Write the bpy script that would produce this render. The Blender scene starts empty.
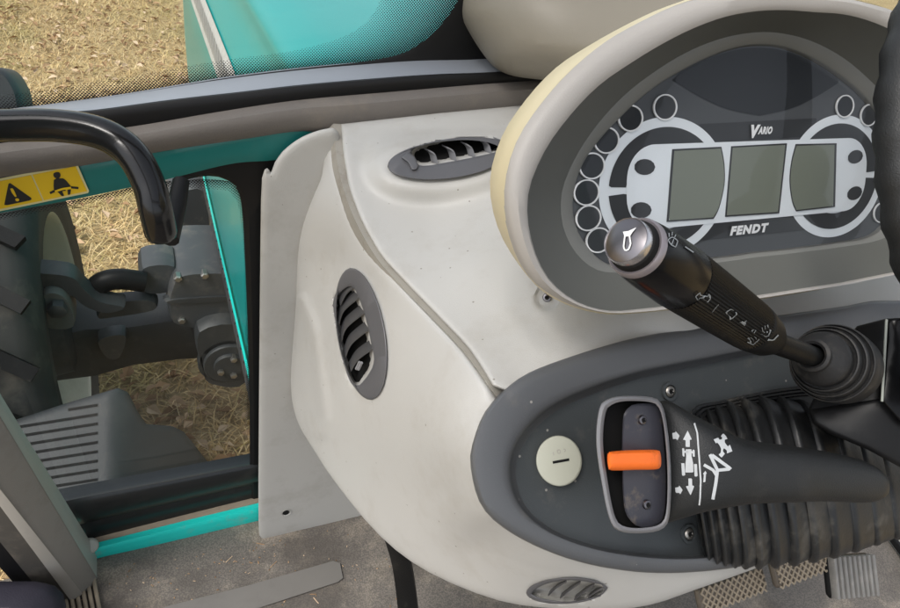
import bpy, bmesh, math, random
import numpy as np
from mathutils import Vector, Matrix
from mathutils.geometry import delaunay_2d_cdt
from mathutils.bvhtree import BVHTree
random.seed(7); rng = np.random.default_rng(7)
S = bpy.context.scene
COL = S.collection

# ------------------------------------------------------------------ camera
CAM = Vector((0, 0, 1.05)); YAW, PITCH, ROLL = 28.0, 36.0, 10.0; F = 655.0
_y, _p, _r = (math.radians(a) for a in (YAW, PITCH, ROLL))
FW = Vector((math.sin(_y)*math.cos(_p), math.cos(_y)*math.cos(_p), -math.sin(_p)))
_rt = Vector((math.cos(_y), -math.sin(_y), 0)); _up = _rt.cross(FW)
RT = _rt*math.cos(_r) + _up*math.sin(_r); UP = _up*math.cos(_r) - _rt*math.sin(_r)
cd = bpy.data.cameras.new('camera'); cam = bpy.data.objects.new('camera', cd); COL.objects.link(cam)
cd.sensor_fit = 'HORIZONTAL'; cd.sensor_width = 36; cd.lens = 36*F/900; cd.clip_start = 0.02; cd.clip_end = 600
M = Matrix((RT, UP, -FW)).transposed().to_4x4(); M.translation = CAM; cam.matrix_world = M
S.camera = cam
# ------------------------------------------------------------------ light
SUN_EL, SUN_AZ = 57.0, -112.0          # elevation, azimuth from +y towards +x
W = bpy.data.worlds.new('World'); S.world = W; W.use_nodes = True
nt = W.node_tree; bg = nt.nodes['Background']
sky = nt.nodes.new('ShaderNodeTexSky'); sky.sky_type = 'NISHITA'; sky.sun_disc = False
sky.sun_elevation = math.radians(SUN_EL); sky.sun_rotation = math.radians(SUN_AZ)
sky.air_density = 1.0; sky.dust_density = 3.0; sky.ozone_density = 0.6
hsv = nt.nodes.new('ShaderNodeHueSaturation'); hsv.inputs['Saturation'].default_value = 0.35
nt.links.new(sky.outputs[0], hsv.inputs['Color']); nt.links.new(hsv.outputs[0], bg.inputs['Color'])
bg.inputs['Strength'].default_value = 0.15
sl = bpy.data.lights.new('sun', 'SUN'); sl.energy = 1.25; sl.angle = math.radians(20); sl.color = (1, .96, .9)
sun = bpy.data.objects.new('sun', sl); COL.objects.link(sun)
_e, _a = math.radians(SUN_EL), math.radians(SUN_AZ)
sdir = Vector((math.sin(_a)*math.cos(_e), math.cos(_a)*math.cos(_e), math.sin(_e)))
sun.rotation_euler = sdir.to_track_quat('Z', 'Y').to_euler(); sun.location = (0, 0, 6)
vs = S.view_settings; vs.view_transform = 'Standard'; vs.look = 'None'; vs.exposure = 0.7; vs.gamma = 1
vs.use_curve_mapping = False

# ------------------------------------------------------------------ helpers
def ray(px, py): return FW + RT*((px-450)/F) - UP*((py-304)/F)
def P(px, py, d): return CAM + ray(px, py)*d
def PP(px, py, o, n):
    r = ray(px, py); return CAM + r*((o-CAM).dot(n)/r.dot(n))
def PY(px, py, y): return PP(px, py, Vector((0, y, 0)), Vector((0, 1, 0)))
def PX(px, py, x): return PP(px, py, Vector((x, 0, 0)), Vector((1, 0, 0)))
def PZ(px, py, z): return PP(px, py, Vector((0, 0, z)), Vector((0, 0, 1)))
def dY(px, py, y): return (PY(px, py, y)-CAM).dot(FW)

class Plane:
    def __init__(s, px, py, d, elev, yaw=0.0):
        s.o = P(px, py, d); e = math.radians(elev); w = math.radians(yaw)
        s.n = Vector((-math.sin(w)*math.cos(e), -math.cos(w)*math.cos(e), math.sin(e)))
        s.x = Vector((math.cos(w), -math.sin(w), 0)); s.u = s.n.cross(s.x)
    def at(s, px, py, off=0.0): return PP(px, py, s.o+s.n*off, s.n)
    def ab(s, px, py, off=0.0):
        q = s.at(px, py, off)-s.o; return q.dot(s.x), q.dot(s.u)
    def w(s, a, b, off=0.0): return s.o + s.x*a + s.u*b + s.n*off
    def depth(s, px, py, off=0.0): return (s.at(px, py, off)-CAM).dot(FW)

def tag(o, label=None, cat=None, group=None, kind=None):
    if label: o['label'] = label
    if cat: o['category'] = cat
    if group: o['group'] = group
    if kind: o['kind'] = kind
    return o
def thing(name, label, cat, loc, group=None):
    o = bpy.data.objects.new(name, None); COL.objects.link(o); o.location = loc; o.empty_display_size = .02
    return tag(o, label, cat, group)
def root_loc(o):
    v = Vector((0, 0, 0))
    while o: v = v + o.location; o = o.parent
    return v
GEO = {}
def obj(name, verts, faces, mat, parent=None, smooth=True, uv=None, loc=None):
    base = root_loc(parent) if parent else (loc or Vector((0, 0, 0)))
    me = bpy.data.meshes.new(name); me.from_pydata([tuple(Vector(v)-base) for v in verts], [], faces)
    bm = bmesh.new(); bm.from_mesh(me); bmesh.ops.remove_doubles(bm, verts=bm.verts, dist=1e-6)
    bmesh.ops.recalc_face_normals(bm, faces=bm.faces); bm.to_mesh(me); bm.free()
    if smooth is True: me.polygons.foreach_set('use_smooth', [True]*len(me.polygons))
    me.materials.append(mat)
    o = bpy.data.objects.new(name, me); COL.objects.link(o)
    if smooth == 'auto':
        me.polygons.foreach_set('use_smooth', [True]*len(me.polygons)); sharp(me, 38)
    if parent: o.parent = parent
    else: o.location = base
    GEO[o.name] = ([Vector(v) for v in verts], faces)
    return o
def sharp(me, ang):
    bm = bmesh.new(); bm.from_mesh(me); a = math.radians(ang)
    for e in bm.edges:
        if len(e.link_faces) == 2 and e.calc_face_angle(0) > a: e.smooth = False
    bm.to_mesh(me); bm.free()

class MB:
    def __init__(s): s.v = []; s.f = []
    def add(s, v, f):
        k = len(s.v); s.v += [Vector(q) for q in v]; s.f += [tuple(i+k for i in g) for g in f]; return s
    def loft(s, loops, cap0=False, cap1=False, closed=True):
        k = len(s.v); n = len(loops[0])
        for L in loops: s.v += [Vector(q) for q in L]
        for j in range(len(loops)-1):
            for i in range(n if closed else n-1):
                a = k+j*n+i; b = k+j*n+(i+1) % n; s.f.append((a, b, b+n, a+n))
        if cap0: s.f.append(tuple(k+i for i in range(n-1, -1, -1)))
        if cap1: s.f.append(tuple(k+(len(loops)-1)*n+i for i in range(n)))
        return s
    def tube(s, pts, rad, n=14, caps=True):
        pts = [Vector(p) for p in pts]; m = len(pts)
        rad = rad if hasattr(rad, '__len__') else [rad]*m
        t0 = (pts[1]-pts[0]).normalized(); a = t0.orthogonal().normalized(); loops = []
        for i, p in enumerate(pts):
            t = (pts[min(i+1, m-1)]-pts[max(i-1, 0)]).normalized()
            a = (a-t*a.dot(t)).normalized(); b = t.cross(a)
            loops.append([p+(a*math.cos(q)+b*math.sin(q))*rad[i] for q in (2*math.pi*k/n for k in range(n))])
        return s.loft(loops, caps, caps)
    def lathe(s, o, ax, prof, n=40, caps=(True, True), sx=1.0, xdir=None):
        ax = ax.normalized(); a = (xdir - ax*xdir.dot(ax)).normalized() if xdir else ax.orthogonal().normalized(); b = ax.cross(a)
        loops = [[o+ax*t+(a*math.cos(q)*sx+b*math.sin(q))*r for q in (2*math.pi*k/n for k in range(n))] for t, r in prof]
        return s.loft(loops, *caps)
    def box(s, o, x, y, z, sx, sy, sz, bev=0.0):
        x, y, z = (q.normalized() for q in (x, y, z))
        b = min(bev, sx*.49, sy*.49, sz*.49)
        def rr(w, h, c, k):
            if b <= 0: return [o+x*i*w+y*j*h+z*k for i, j in ((-1,-1),(1,-1),(1,1),(-1,1))]
            out = []
            for (i, j, a0) in ((1,1,0),(-1,1,90),(-1,-1,180),(1,-1,270)):
                for q in (0, 30, 60, 90):
                    t = math.radians(a0+q)
                    out.append(o+x*(i*(w-c)+c*math.cos(t))+y*(j*(h-c)+c*math.sin(t))+z*k)
            return out
        if b <= 0: return s.loft([rr(sx/2, sy/2, 0, -sz/2), rr(sx/2, sy/2, 0, sz/2)], True, True)
        L = []
        for e, k in ((b, -sz/2), (b*.35, -sz/2+b*.3), (0, -sz/2+b), (0, sz/2-b), (b*.35, sz/2-b*.3), (b, sz/2)):
            L.append(rr(sx/2-e, sy/2-e, max(b-e*.6, b*.3), k))
        return s.loft(L, True, True)
    def build(s, name, mat, parent=None, smooth='auto', loc=None): return obj(name, s.v, s.f, mat, parent, smooth, loc=loc)

def cr(pts, n=8, closed=False):
    pts = [np.array(p, float) for p in pts]; m = len(pts); out = []
    for i in range(m if closed else m-1):
        g = (lambda k: pts[k % m]) if closed else (lambda k: pts[min(max(k, 0), m-1)])
        p0, p1, p2, p3 = g(i-1), g(i), g(i+1), g(i+2)
        for j in range(n):
            t = j/n
            out.append(.5*((2*p1)+(p2-p0)*t+(2*p0-5*p1+4*p2-p3)*t*t+(3*p1-p0-3*p2+p3)*t**3))
    if not closed: out.append(pts[-1])
    return out
def resample(pts, n=None, step=None, closed=True):
    p = np.array(pts, float)
    if closed: p = np.vstack([p, p[:1]])
    L = np.r_[0, np.cumsum(np.linalg.norm(np.diff(p, axis=0), axis=1))]
    if n is None: n = max(3, int(round(L[-1]/step)))
    t = np.linspace(0, L[-1], n+1)[:-1] if closed else np.linspace(0, L[-1], n)
    return np.stack([np.interp(t, L, p[:, k]) for k in range(p.shape[1])], 1)
def inpoly(poly, q):
    x, y = q[:, 0], q[:, 1]; c = np.zeros(len(q), bool); n = len(poly); j = n-1
    for i in range(n):
        xi, yi = poly[i]; xj, yj = poly[j]
        m = ((yi > y) != (yj > y)); 
        if abs(yj-yi) > 1e-12: c ^= m & (x < (xj-xi)*(y-yi)/(yj-yi)+xi)
        j = i
    return c
def polydist(poly, q, closed=True):
    a = np.asarray(poly, float); b = np.roll(a, -1, 0)
    if not closed: a, b = a[:-1], b[:-1]
    best = np.full(len(q), 1e9)
    for p0, p1 in zip(a, b):
        d = p1-p0; L = d@d
        t = np.clip(((q-p0)@d)/L, 0, 1) if L > 0 else np.zeros(len(q))
        best = np.minimum(best, np.linalg.norm(q-(p0+t[:, None]*d), axis=1))
    return best
class TPS:                      # smooth inverse depth through control points (exact for planes)
    def __init__(s, pts, lam=1e-4):
        A = np.array(pts, float); s.c = A[:, :2]/100; w = 1/A[:, 2]; n = len(A)
        r = np.linalg.norm(s.c[:, None]-s.c[None], axis=2); K = r*r*np.log(r+1e-9)+lam*np.eye(n)
        Pm = np.c_[np.ones(n), s.c]; T = np.block([[K, Pm], [Pm.T, np.zeros((3, 3))]])
        s.k = np.linalg.solve(T, np.r_[w, 0, 0, 0])
    def __call__(s, q):
        q = np.asarray(q, float)/100; r = np.linalg.norm(q[:, None]-s.c[None], axis=2)
        return 1/(r*r*np.log(r+1e-9)@s.k[:-3] + np.c_[np.ones(len(q)), q]@s.k[-3:])
    def one(s, x, y): return float(s(np.array([[x, y]]))[0])
def cdt(poly, step=6, insets=()):
    b = resample(poly, step=step*.6); n = len(b); pts = [b]
    t = np.roll(b, -1, 0)-np.roll(b, 1, 0); nrm = np.c_[-t[:, 1], t[:, 0]]; nrm /= np.linalg.norm(nrm, axis=1)[:, None]+1e-9
    if not inpoly(b, b[:1]+nrm[:1]*.5)[0]: nrm = -nrm
    for k in insets:
        q = b+nrm*k; m = inpoly(b, q)&(polydist(b, q) > k*.8); pts.append(q[m])
    lo, hi = b.min(0), b.max(0); m0 = max(insets) if insets else 0
    g = np.stack(np.meshgrid(np.arange(lo[0], hi[0], step), np.arange(lo[1], hi[1], step)), -1).reshape(-1, 2)
    g[:, 0] += (np.round((g[:, 1]-lo[1])/step) % 2)*step*.5
    if len(g): g = g[inpoly(b, g)]
    if len(g): g = g[polydist(b, g) > m0+step*.5]
    if len(g): pts.append(g)
    A = np.vstack(pts)
    v, e, f, *_ = delaunay_2d_cdt([Vector(q) for q in A], [(i, (i+1) % n) for i in range(n)], [], 1, 1e-5)
    return np.array([tuple(q) for q in v]), [tuple(g) for g in f], n
def relief(name, poly, depth, mat, parent=None, step=6, roll=6, rd=.006, thick=.02, extra=None, loc=None):
    """a moulded shell: a front surface with rolled edges and a rim that gives it thickness"""
    ins = tuple(roll*k for k in (.12, .3, .6, 1.0)) if roll else ()
    q, f, n = cdt(poly, step, ins); d = depth(q)
    if extra is not None: d = d+extra(q)
    if roll:
        t = np.clip(polydist(poly, q)/roll, 0, 1); d = d+rd*(1-np.sqrt(np.clip(1-(1-t)**2, 0, 1)))
    vs_ = [P(x, y, z) for (x, y), z in zip(q, d)]; fs = list(f)
    cnt = {}
    for g in f:
        for i in range(len(g)):
            a, b = g[i], g[(i+1) % len(g)]; cnt[(a, b)] = 1
    k0 = {}
    for (a, b) in list(cnt):
        if (b, a) not in cnt:
            for i in (a, b):
                if i not in k0: k0[i] = len(vs_); vs_.append(vs_[i]+(vs_[i]-CAM).normalized()*thick)
            fs.append((b, a, k0[a], k0[b]))
    return obj(name, vs_, fs, mat, parent, 'auto', loc=loc)
def bvh(*os):
    v = []; f = []
    for o in os:
        a, b = GEO[o.name]; k = len(v); v += a; f += [tuple(i+k for i in g) for g in b]
    return BVHTree.FromPolygons(v, f)
def hit(T, px, py, lift):
    h = T.ray_cast(CAM, ray(px, py).normalized())
    if h[0] is None: return None
    n = h[1]; 
    if n.dot(CAM-h[0]) < 0: n = -n
    return h[0]+n*lift
def printed(name, T, mat, parent, strokes=(), fills=(), lift=.0004, thick=0):
    """markings printed on a surface: strokes (points, width) and filled outlines"""
    V = []; Fs = []
    for pts, w in strokes:
        p = resample(pts, n=max(2, int(np.linalg.norm(np.diff(np.array(pts, float), axis=0), axis=1).sum()/2)+1), closed=False)
        t = np.gradient(p, axis=0); nn = np.c_[-t[:, 1], t[:, 0]]; nn /= np.linalg.norm(nn, axis=1)[:, None]+1e-9
        prev = None
        for c, m in zip(p, nn):
            a = hit(T, *(c+m*w/2), lift); b = hit(T, *(c-m*w/2), lift)
            if a is None or b is None: prev = None; continue
            V += [a, b]; k = len(V)-2
            if prev is not None: Fs.append((prev, prev+1, k+1, k))
            prev = k
    for poly in fills:
        q, f, n = cdt(poly, 2.5)
        h = [hit(T, x, y, lift) for x, y in q]
        if any(a is None for a in h): continue
        k = len(V); V += h; Fs += [tuple(i+k for i in g) for g in f]
    return obj(name, V, Fs, mat, parent, True)
def text_mesh(txt, size, shear=0.0, bold=0.0, space=1.0):
    c = bpy.data.curves.new('lettering', 'FONT'); c.body = txt; c.size = size; c.shear = shear; c.offset = bold
    c.align_x = 'CENTER'; c.align_y = 'CENTER'; c.space_character = space; c.resolution_u = 3
    o = bpy.data.objects.new('lettering', c); COL.objects.link(o)
    dg = bpy.context.evaluated_depsgraph_get(); me = o.evaluated_get(dg).to_mesh()
    v = [q.co.copy() for q in me.vertices]; f = [tuple(p.vertices) for p in me.polygons]
    o.evaluated_get(dg).to_mesh_clear(); bpy.data.objects.remove(o); bpy.data.curves.remove(c)
    return v, f

# ------------------------------------------------------------------ materials
def mat(name, col, rough=.5, metal=0.0, var=.06, vscale=6.0, bump=0.0, bscale=400.0, dirt=None, dscale=9.0, damt=.5, coat=0.0, spec=.5, dlo=.52, dhi=.72):
    m = bpy.data.materials.new(name); m.use_nodes = True; N = m.node_tree.nodes; L = m.node_tree.links
    b = N['Principled BSDF']; b.inputs['Roughness'].default_value = rough; b.inputs['Metallic'].default_value = metal
    b.inputs['Coat Weight'].default_value = coat; b.inputs['Specular IOR Level'].default_value = spec
    tc = N.new('ShaderNodeTexCoord')
    n1 = N.new('ShaderNodeTexNoise'); n1.inputs['Scale'].default_value = vscale; n1.inputs['Detail'].default_value = 5
    L.new(tc.outputs['Object'], n1.inputs['Vector'])
    r = N.new('ShaderNodeMix'); r.data_type = 'RGBA'
    r.inputs[6].default_value = (*[c*(1-var) for c in col], 1); r.inputs[7].default_value = (*[min(1, c*(1+var)) for c in col], 1)
    L.new(n1.outputs[0], r.inputs[0]); out = r.outputs[2]
    if dirt:
        n2 = N.new('ShaderNodeTexNoise'); n2.inputs['Scale'].default_value = dscale; n2.inputs['Detail'].default_value = 8; n2.inputs['Roughness'].default_value = .7
        L.new(tc.outputs['Object'], n2.inputs['Vector'])
        mr = N.new('ShaderNodeMapRange'); mr.inputs[1].default_value = dlo; mr.inputs[2].default_value = dhi; mr.inputs[4].default_value = damt
        L.new(n2.outputs[0], mr.inputs[0])
        x = N.new('ShaderNodeMix'); x.data_type = 'RGBA'; x.inputs[7].default_value = (*dirt, 1)
        L.new(mr.outputs[0], x.inputs[0]); L.new(out, x.inputs[6]); out = x.outputs[2]
        a = N.new('ShaderNodeMath'); a.operation = 'MULTIPLY_ADD'; a.inputs[1].default_value = .3; a.inputs[2].default_value = rough
        L.new(mr.outputs[0], a.inputs[0]); L.new(a.outputs[0], b.inputs['Roughness'])
    L.new(out, b.inputs['Base Color'])
    if bump:
        n3 = N.new('ShaderNodeTexNoise'); n3.inputs['Scale'].default_value = bscale; n3.inputs['Detail'].default_value = 2
        L.new(tc.outputs['Object'], n3.inputs['Vector'])
        bp = N.new('ShaderNodeBump'); bp.inputs['Strength'].default_value = bump; bp.inputs['Distance'].default_value = .001
        L.new(n3.outputs[0], bp.inputs['Height']); L.new(bp.outputs[0], b.inputs['Normal'])
    return m
def glass_mat(name, tint=(1, 1, 1), refl=1.0, ior=1.45, dust=0.0):
    m = bpy.data.materials.new(name); m.use_nodes = True; N = m.node_tree.nodes; L = m.node_tree.links
    N.remove(N['Principled BSDF']); out = N['Material Output']
    t = N.new('ShaderNodeBsdfTransparent'); t.inputs[0].default_value = (*tint, 1)
    g = N.new('ShaderNodeBsdfGlossy'); g.inputs['Roughness'].default_value = .02
    fr = N.new('ShaderNodeFresnel'); fr.inputs[0].default_value = ior
    k = N.new('ShaderNodeMath'); k.operation = 'MULTIPLY'; k.inputs[1].default_value = refl; L.new(fr.outputs[0], k.inputs[0])
    mx = N.new('ShaderNodeMixShader'); L.new(k.outputs[0], mx.inputs[0]); L.new(t.outputs[0], mx.inputs[1]); L.new(g.outputs[0], mx.inputs[2])
    res = mx.outputs[0]
    if dust:
        d = N.new('ShaderNodeBsdfDiffuse'); d.inputs[0].default_value = (.55, .52, .47, 1)
        tc = N.new('ShaderNodeTexCoord'); n = N.new('ShaderNodeTexNoise'); n.inputs['Scale'].default_value = 7; n.inputs['Detail'].default_value = 8
        L.new(tc.outputs['Object'], n.inputs['Vector'])
        mr = N.new('ShaderNodeMapRange'); mr.inputs[1].default_value = .4; mr.inputs[2].default_value = .75; mr.inputs[3].default_value = dust*.3; mr.inputs[4].default_value = dust*1.6
        L.new(n.outputs[0], mr.inputs[0]); m2 = N.new('ShaderNodeMixShader')
        L.new(mr.outputs[0], m2.inputs[0]); L.new(res, m2.inputs[1]); L.new(d.outputs[0], m2.inputs[2]); res = m2.outputs[0]
    L.new(res, out.inputs[0]); return m
MAT = dict(
    shell=mat('ivory_plastic', (.475, .468, .445), .46, var=.035, vscale=7, bump=.2, bscale=1300, dirt=(.29, .25, .19), dscale=11, damt=.34, dlo=.52, dhi=.8),
    kick=mat('ivory_plastic_toned', (.455, .447, .42), .55, var=.03, bump=.2, bscale=700, dirt=(.22, .19, .15), dscale=7, damt=.35),  # same ivory plastic as the shell, tone shifted for the light on it
    cream=mat('cream_plastic', (.66, .58, .38), .45, var=.03, bump=.05),
    podgrey=mat('warm_grey_plastic', (.38, .36, .335), .45, var=.03, bump=.12, bscale=900),
    poddark=mat('olive_grey_plastic', (.105, .108, .098), .55, var=.05, bump=.15, bscale=900),
    podring=mat('mid_grey_plastic', (.17, .172, .16), .5, var=.04, bump=.1),
    panel=mat('slate_plastic', (.088, .092, .098), .42, var=.05, bump=.15, bscale=900, dirt=(.2, .18, .15), dscale=30, damt=.18, dlo=.6),
    plate=mat('dark_slate_plastic', (.048, .054, .057), .42, var=.06, bump=.18, bscale=900, dirt=(.2, .18, .15), dscale=35, damt=.2, dlo=.58),
    vent=mat('vent_grey_plastic', (.10, .10, .107), .45, var=.04, bump=.08),
    sideslat=mat('dark_slat_plastic', (.06, .06, .063), .4, var=.04),
    slat=mat('vent_slat_plastic', (.24, .24, .25), .4, var=.04),
    cavity=mat('black_cavity', (.010, .010, .010), .8, spec=.2),
    black=mat('black_gloss_plastic', (.005, .005, .0055), .24, var=.1, spec=.2),
    blacksoft=mat('black_matt_plastic', (.0075, .0078, .008), .42, var=.1, spec=.14, bump=.2, bscale=900, dirt=(.12, .11, .09), dscale=40, damt=.2, dlo=.6),
    lever=mat('lever_black_plastic', (.0125, .0135, .0138), .5, var=.1, bump=.35, bscale=1100, dirt=(.1, .09, .08), dscale=30, damt=.15, dlo=.58),
    rubber=mat('black_rubber', (.013, .013, .0135), .6, var=.15, bump=.2, dirt=(.17, .15, .12), dscale=28, damt=.45, dlo=.5, dhi=.75),
    dusty=mat('dusty_rubber', (.016, .017, .018), .45, var=.2, bump=.2, dirt=(.16, .145, .12), dscale=24, damt=.5, dlo=.52, dhi=.70),
    gasket=mat('gasket_black', (.007, .007, .0075), .5, var=.1, spec=.3),
    glossseal=mat('black_wet_seal', (.010, .012, .013), .32, var=.2, dirt=(.08, .075, .065), dscale=9, damt=.35),
    handle=mat('black_handle', (.006, .006, .0065), .2, spec=.35, var=.1, coat=.2, bump=.06),
    teal=mat('teal_paint', (.0, .165, .15), .35, var=.06, coat=.3, dirt=(.12, .11, .09), dscale=20, damt=.25, dlo=.6),
    tealbright=mat('teal_paint_lifted', (.015, .66, .58), .4, var=.06, dirt=(.35, .33, .28), dscale=25, damt=.5, dlo=.56),  # teal lifted past real paint to make up for low light at the sill
    hood=mat('hood_teal_paint', (.003, .275, .262), .3, var=.04, spec=.35, coat=.15, dirt=(.12, .26, .24), dscale=30, damt=.3, dlo=.6),
    decal=mat('silver_decal', (.45, .44, .43), .3, var=.25, vscale=30),
    trim=mat('taupe_trim', (.15, .135, .122), .65, var=.1, vscale=30, bump=.4, bscale=500, dirt=(.26, .22, .17), dscale=18, damt=.35),
    ledge=mat('grey_ledge', (.27, .29, .325), .4, var=.05, bump=.1),
    seamgrey=mat('seam_lip_plastic', (.33, .31, .27), .6, var=.08, dirt=(.15, .12, .09), dscale=30, damt=.5),
    knuckle=mat('worn_knuckle_grey', (.14, .145, .14), .5, var=.15, bump=.3, bscale=120, dirt=(.06, .06, .055), dscale=9, damt=.5),
    brightring=mat('bright_chrome_ring', (.62, .60, .61), .25, metal=.9, var=.05),
    softwhite=mat('worn_white_print', (.50, .52, .53), .5, var=.12, vscale=200),
    white=mat('white_print', (.85, .86, .86), .45, var=.02),
    iconwhite=mat('pale_icon_print', (.26, .28, .29), .5, var=.05),
    lightpanel=mat('pale_silver_print', (.80, .85, .88), .4, var=.02, vscale=40),
    face=mat('dial_grey', (.075, .08, .085), .4, var=.03), facedark=mat('dial_black', (.016, .018, .020), .3, var=.05),
    facemid=mat('dial_charcoal', (.034, .036, .038), .35, var=.05),
    lcd=mat('lcd_green_grey', (.20, .22, .18), .3, var=.04, vscale=20),
    chrome=mat('chrome', (.20, .19, .20), .32, metal=1, var=.03), satin=mat('satin_grey_metal', (.30, .27, .285), .38, metal=.5, var=.05),
    steel=mat('screw_steel', (.40, .38, .35), .38, metal=.9, var=.1, bump=.1),
    orange=mat('orange_plastic', (.90, .17, .02), .42, var=.1, vscale=60, bump=.1, dirt=(.30, .07, .02), dscale=90, damt=.55, dlo=.54),
    cap=mat('pale_green_cap', (.50, .505, .42), .45, var=.03, bump=.05),
    levergrey=mat('lever_inset_grey', (.045, .045, .056), .42, var=.08, bump=.1, dirt=(.28, .22, .15), dscale=55, damt=.5, dlo=.54),
    levrim=mat('lever_rim', (.2, .2, .21), .4, var=.05),
    yellow=mat('yellow_sticker', (.80, .52, .008), .4, var=.04), stickerblack=mat('sticker_black', (.012, .012, .012), .45),
    stickerpale=mat('sticker_pale', (.74, .68, .35), .45),
    post=mat('grey_post_plastic', (.25, .238, .215), .55, var=.05, bump=.25, bscale=500, dirt=(.14, .12, .10), dscale=12, damt=.4),
    postedge=mat('post_edge', (.35, .37, .33), .5, var=.05), postlight=mat('post_light_strip', (.42, .40, .36), .5, var=.04, dirt=(.2, .18, .15), damt=.3),
    postdark=mat('post_seal', (.075, .07, .062), .6, var=.1, dirt=(.24, .21, .17), dscale=16, damt=.5),
    tan=mat('tan_ribbed_mat', (.30, .25, .185), .8, var=.2, vscale=60),
    beige=mat('beige_cover_plastic', (.235, .215, .175), .5, var=.03, bump=.15, bscale=800),
    tyre=mat('tyre_rubber', (.028, .028, .027), .75, var=.2, dirt=(.13, .12, .10), dscale=8, damt=.6),
    rim=mat('cream_rim', (.58, .57, .48), .4, var=.05, dirt=(.3, .27, .2), dscale=6, damt=.4),
    iron=mat('axle_grey', (.042, .045, .047), .5, var=.15, vscale=12, bump=.3, bscale=120, dirt=(.12, .115, .105), dscale=9, damt=.5),
    iron2=mat('cast_grey', (.062, .066, .07), .45, var=.12, vscale=12, bump=.2, bscale=120, dirt=(.25, .22, .18), dscale=12, damt=.4),
    outplastic=mat('outer_grey_plastic', (.028, .031, .034), .5, var=.1, bump=.2, bscale=300, dirt=(.07, .07, .068), dscale=8, damt=.4),
    pedal=mat('pedal_steel', (.12, .10, .08), .6, metal=.3, var=.25, vscale=40, dirt=(.2, .165, .12), dscale=40, damt=.6),
    ribs=mat('pedal_rubber_worn', (.20, .195, .185), .55, var=.3, vscale=50, dirt=(.34, .32, .29), dscale=60, damt=.6),
    alu=mat('pale_ribbed_metal', (.45, .46, .43), .4, metal=.4, var=.05),
    footplate=mat('worn_floor_strip', (.15, .142, .13), .5, var=.1, vscale=14, dirt=(.10, .092, .085), dscale=10, damt=.5),
    ceil=mat('cab_headlining', (.22, .22, .22), .8), navy=mat('dark_seat_cloth', (.02, .018, .03), .7, bump=.3),
    glass=glass_mat('window_glass', (.97, .985, .98), .08, dust=.004), wglass=glass_mat('windscreen_glass', (.95, .98, .97), .35), lens=glass_mat('lens_glass', (.98, .98, .98), .55),
)
def floor_mat():
    m = mat('floor_rubber', (.18, .163, .145), .72, var=.2, vscale=9, bump=.55, bscale=380, dirt=(.37, .325, .265), dscale=8, damt=.85, dlo=.5, dhi=.66)
    N = m.node_tree.nodes; L = m.node_tree.links; b = N['Principled BSDF']
    tc = N.new('ShaderNodeTexCoord'); v = N.new('ShaderNodeTexVoronoi'); v.inputs['Scale'].default_value = 420
    L.new(tc.outputs['Object'], v.inputs['Vector'])
    src = b.inputs['Base Color'].links[0].from_socket
    x = N.new('ShaderNodeMix'); x.data_type = 'RGBA'; x.blend_type = 'MULTIPLY'; x.inputs[0].default_value = .55
    r = N.new('ShaderNodeValToRGB'); r.color_ramp.elements[0].position = .15; r.color_ramp.elements[0].color = (1.15, 1.1, 1.05, 1); r.color_ramp.elements[1].position = .7; r.color_ramp.elements[1].color = (.3, .29, .28, 1)
    L.new(v.outputs[0], r.inputs[0]); L.new(src, x.inputs[6]); L.new(r.outputs[0], x.inputs[7]); L.new(x.outputs[2], b.inputs['Base Color'])
    n = N.new('ShaderNodeTexNoise'); n.inputs['Scale'].default_value = 6.3; n.inputs['Detail'].default_value = 7; n.inputs['Roughness'].default_value = .62
    mp = N.new('ShaderNodeMapping'); mp.inputs['Location'].default_value = (3.1, 1.7, 0); L.new(tc.outputs['Object'], mp.inputs[0]); L.new(mp.outputs[0], n.inputs['Vector'])
    mr = N.new('ShaderNodeMapRange'); mr.inputs[1].default_value = .47; mr.inputs[2].default_value = .62; mr.inputs[4].default_value = .6; L.new(n.outputs[0], mr.inputs[0])
    y = N.new('ShaderNodeMix'); y.data_type = 'RGBA'; y.inputs[7].default_value = (.055, .047, .04, 1)
    L.new(mr.outputs[0], y.inputs[0]); L.new(x.outputs[2], y.inputs[6]); L.new(y.outputs[2], b.inputs['Base Color'])
    return m
MAT['floor'] = floor_mat()
def specks(m, col=(.16, .14, .11), scale=85, size=.085, rare=.84):
    N = m.node_tree.nodes; L = m.node_tree.links; b = N['Principled BSDF']
    tc = N.new('ShaderNodeTexCoord'); v = N.new('ShaderNodeTexVoronoi'); v.inputs['Scale'].default_value = scale; L.new(tc.outputs['Object'], v.inputs['Vector'])
    lt = N.new('ShaderNodeMath'); lt.operation = 'LESS_THAN'; lt.inputs[1].default_value = size; L.new(v.outputs['Distance'], lt.inputs[0])
    sx = N.new('ShaderNodeSeparateColor'); L.new(v.outputs['Color'], sx.inputs[0])
    gt = N.new('ShaderNodeMath'); gt.operation = 'GREATER_THAN'; gt.inputs[1].default_value = rare; L.new(sx.outputs[0], gt.inputs[0])
    mu = N.new('ShaderNodeMath'); mu.operation = 'MULTIPLY'; L.new(lt.outputs[0], mu.inputs[0]); L.new(gt.outputs[0], mu.inputs[1])
    m2 = N.new('ShaderNodeMath'); m2.operation = 'MULTIPLY'; m2.inputs[1].default_value = .7; L.new(mu.outputs[0], m2.inputs[0])
    src = b.inputs['Base Color'].links[0].from_socket; x = N.new('ShaderNodeMix'); x.data_type = 'RGBA'; x.inputs[7].default_value = (*col, 1)
    L.new(m2.outputs[0], x.inputs[0]); L.new(src, x.inputs[6]); L.new(x.outputs[2], b.inputs['Base Color'])
specks(MAT['shell']); specks(MAT['kick'], rare=.9); specks(MAT['panel'], (.4, .38, .34), 110, .12, .9); specks(MAT['plate'], (.35, .33, .3), 110, .12, .88)
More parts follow.
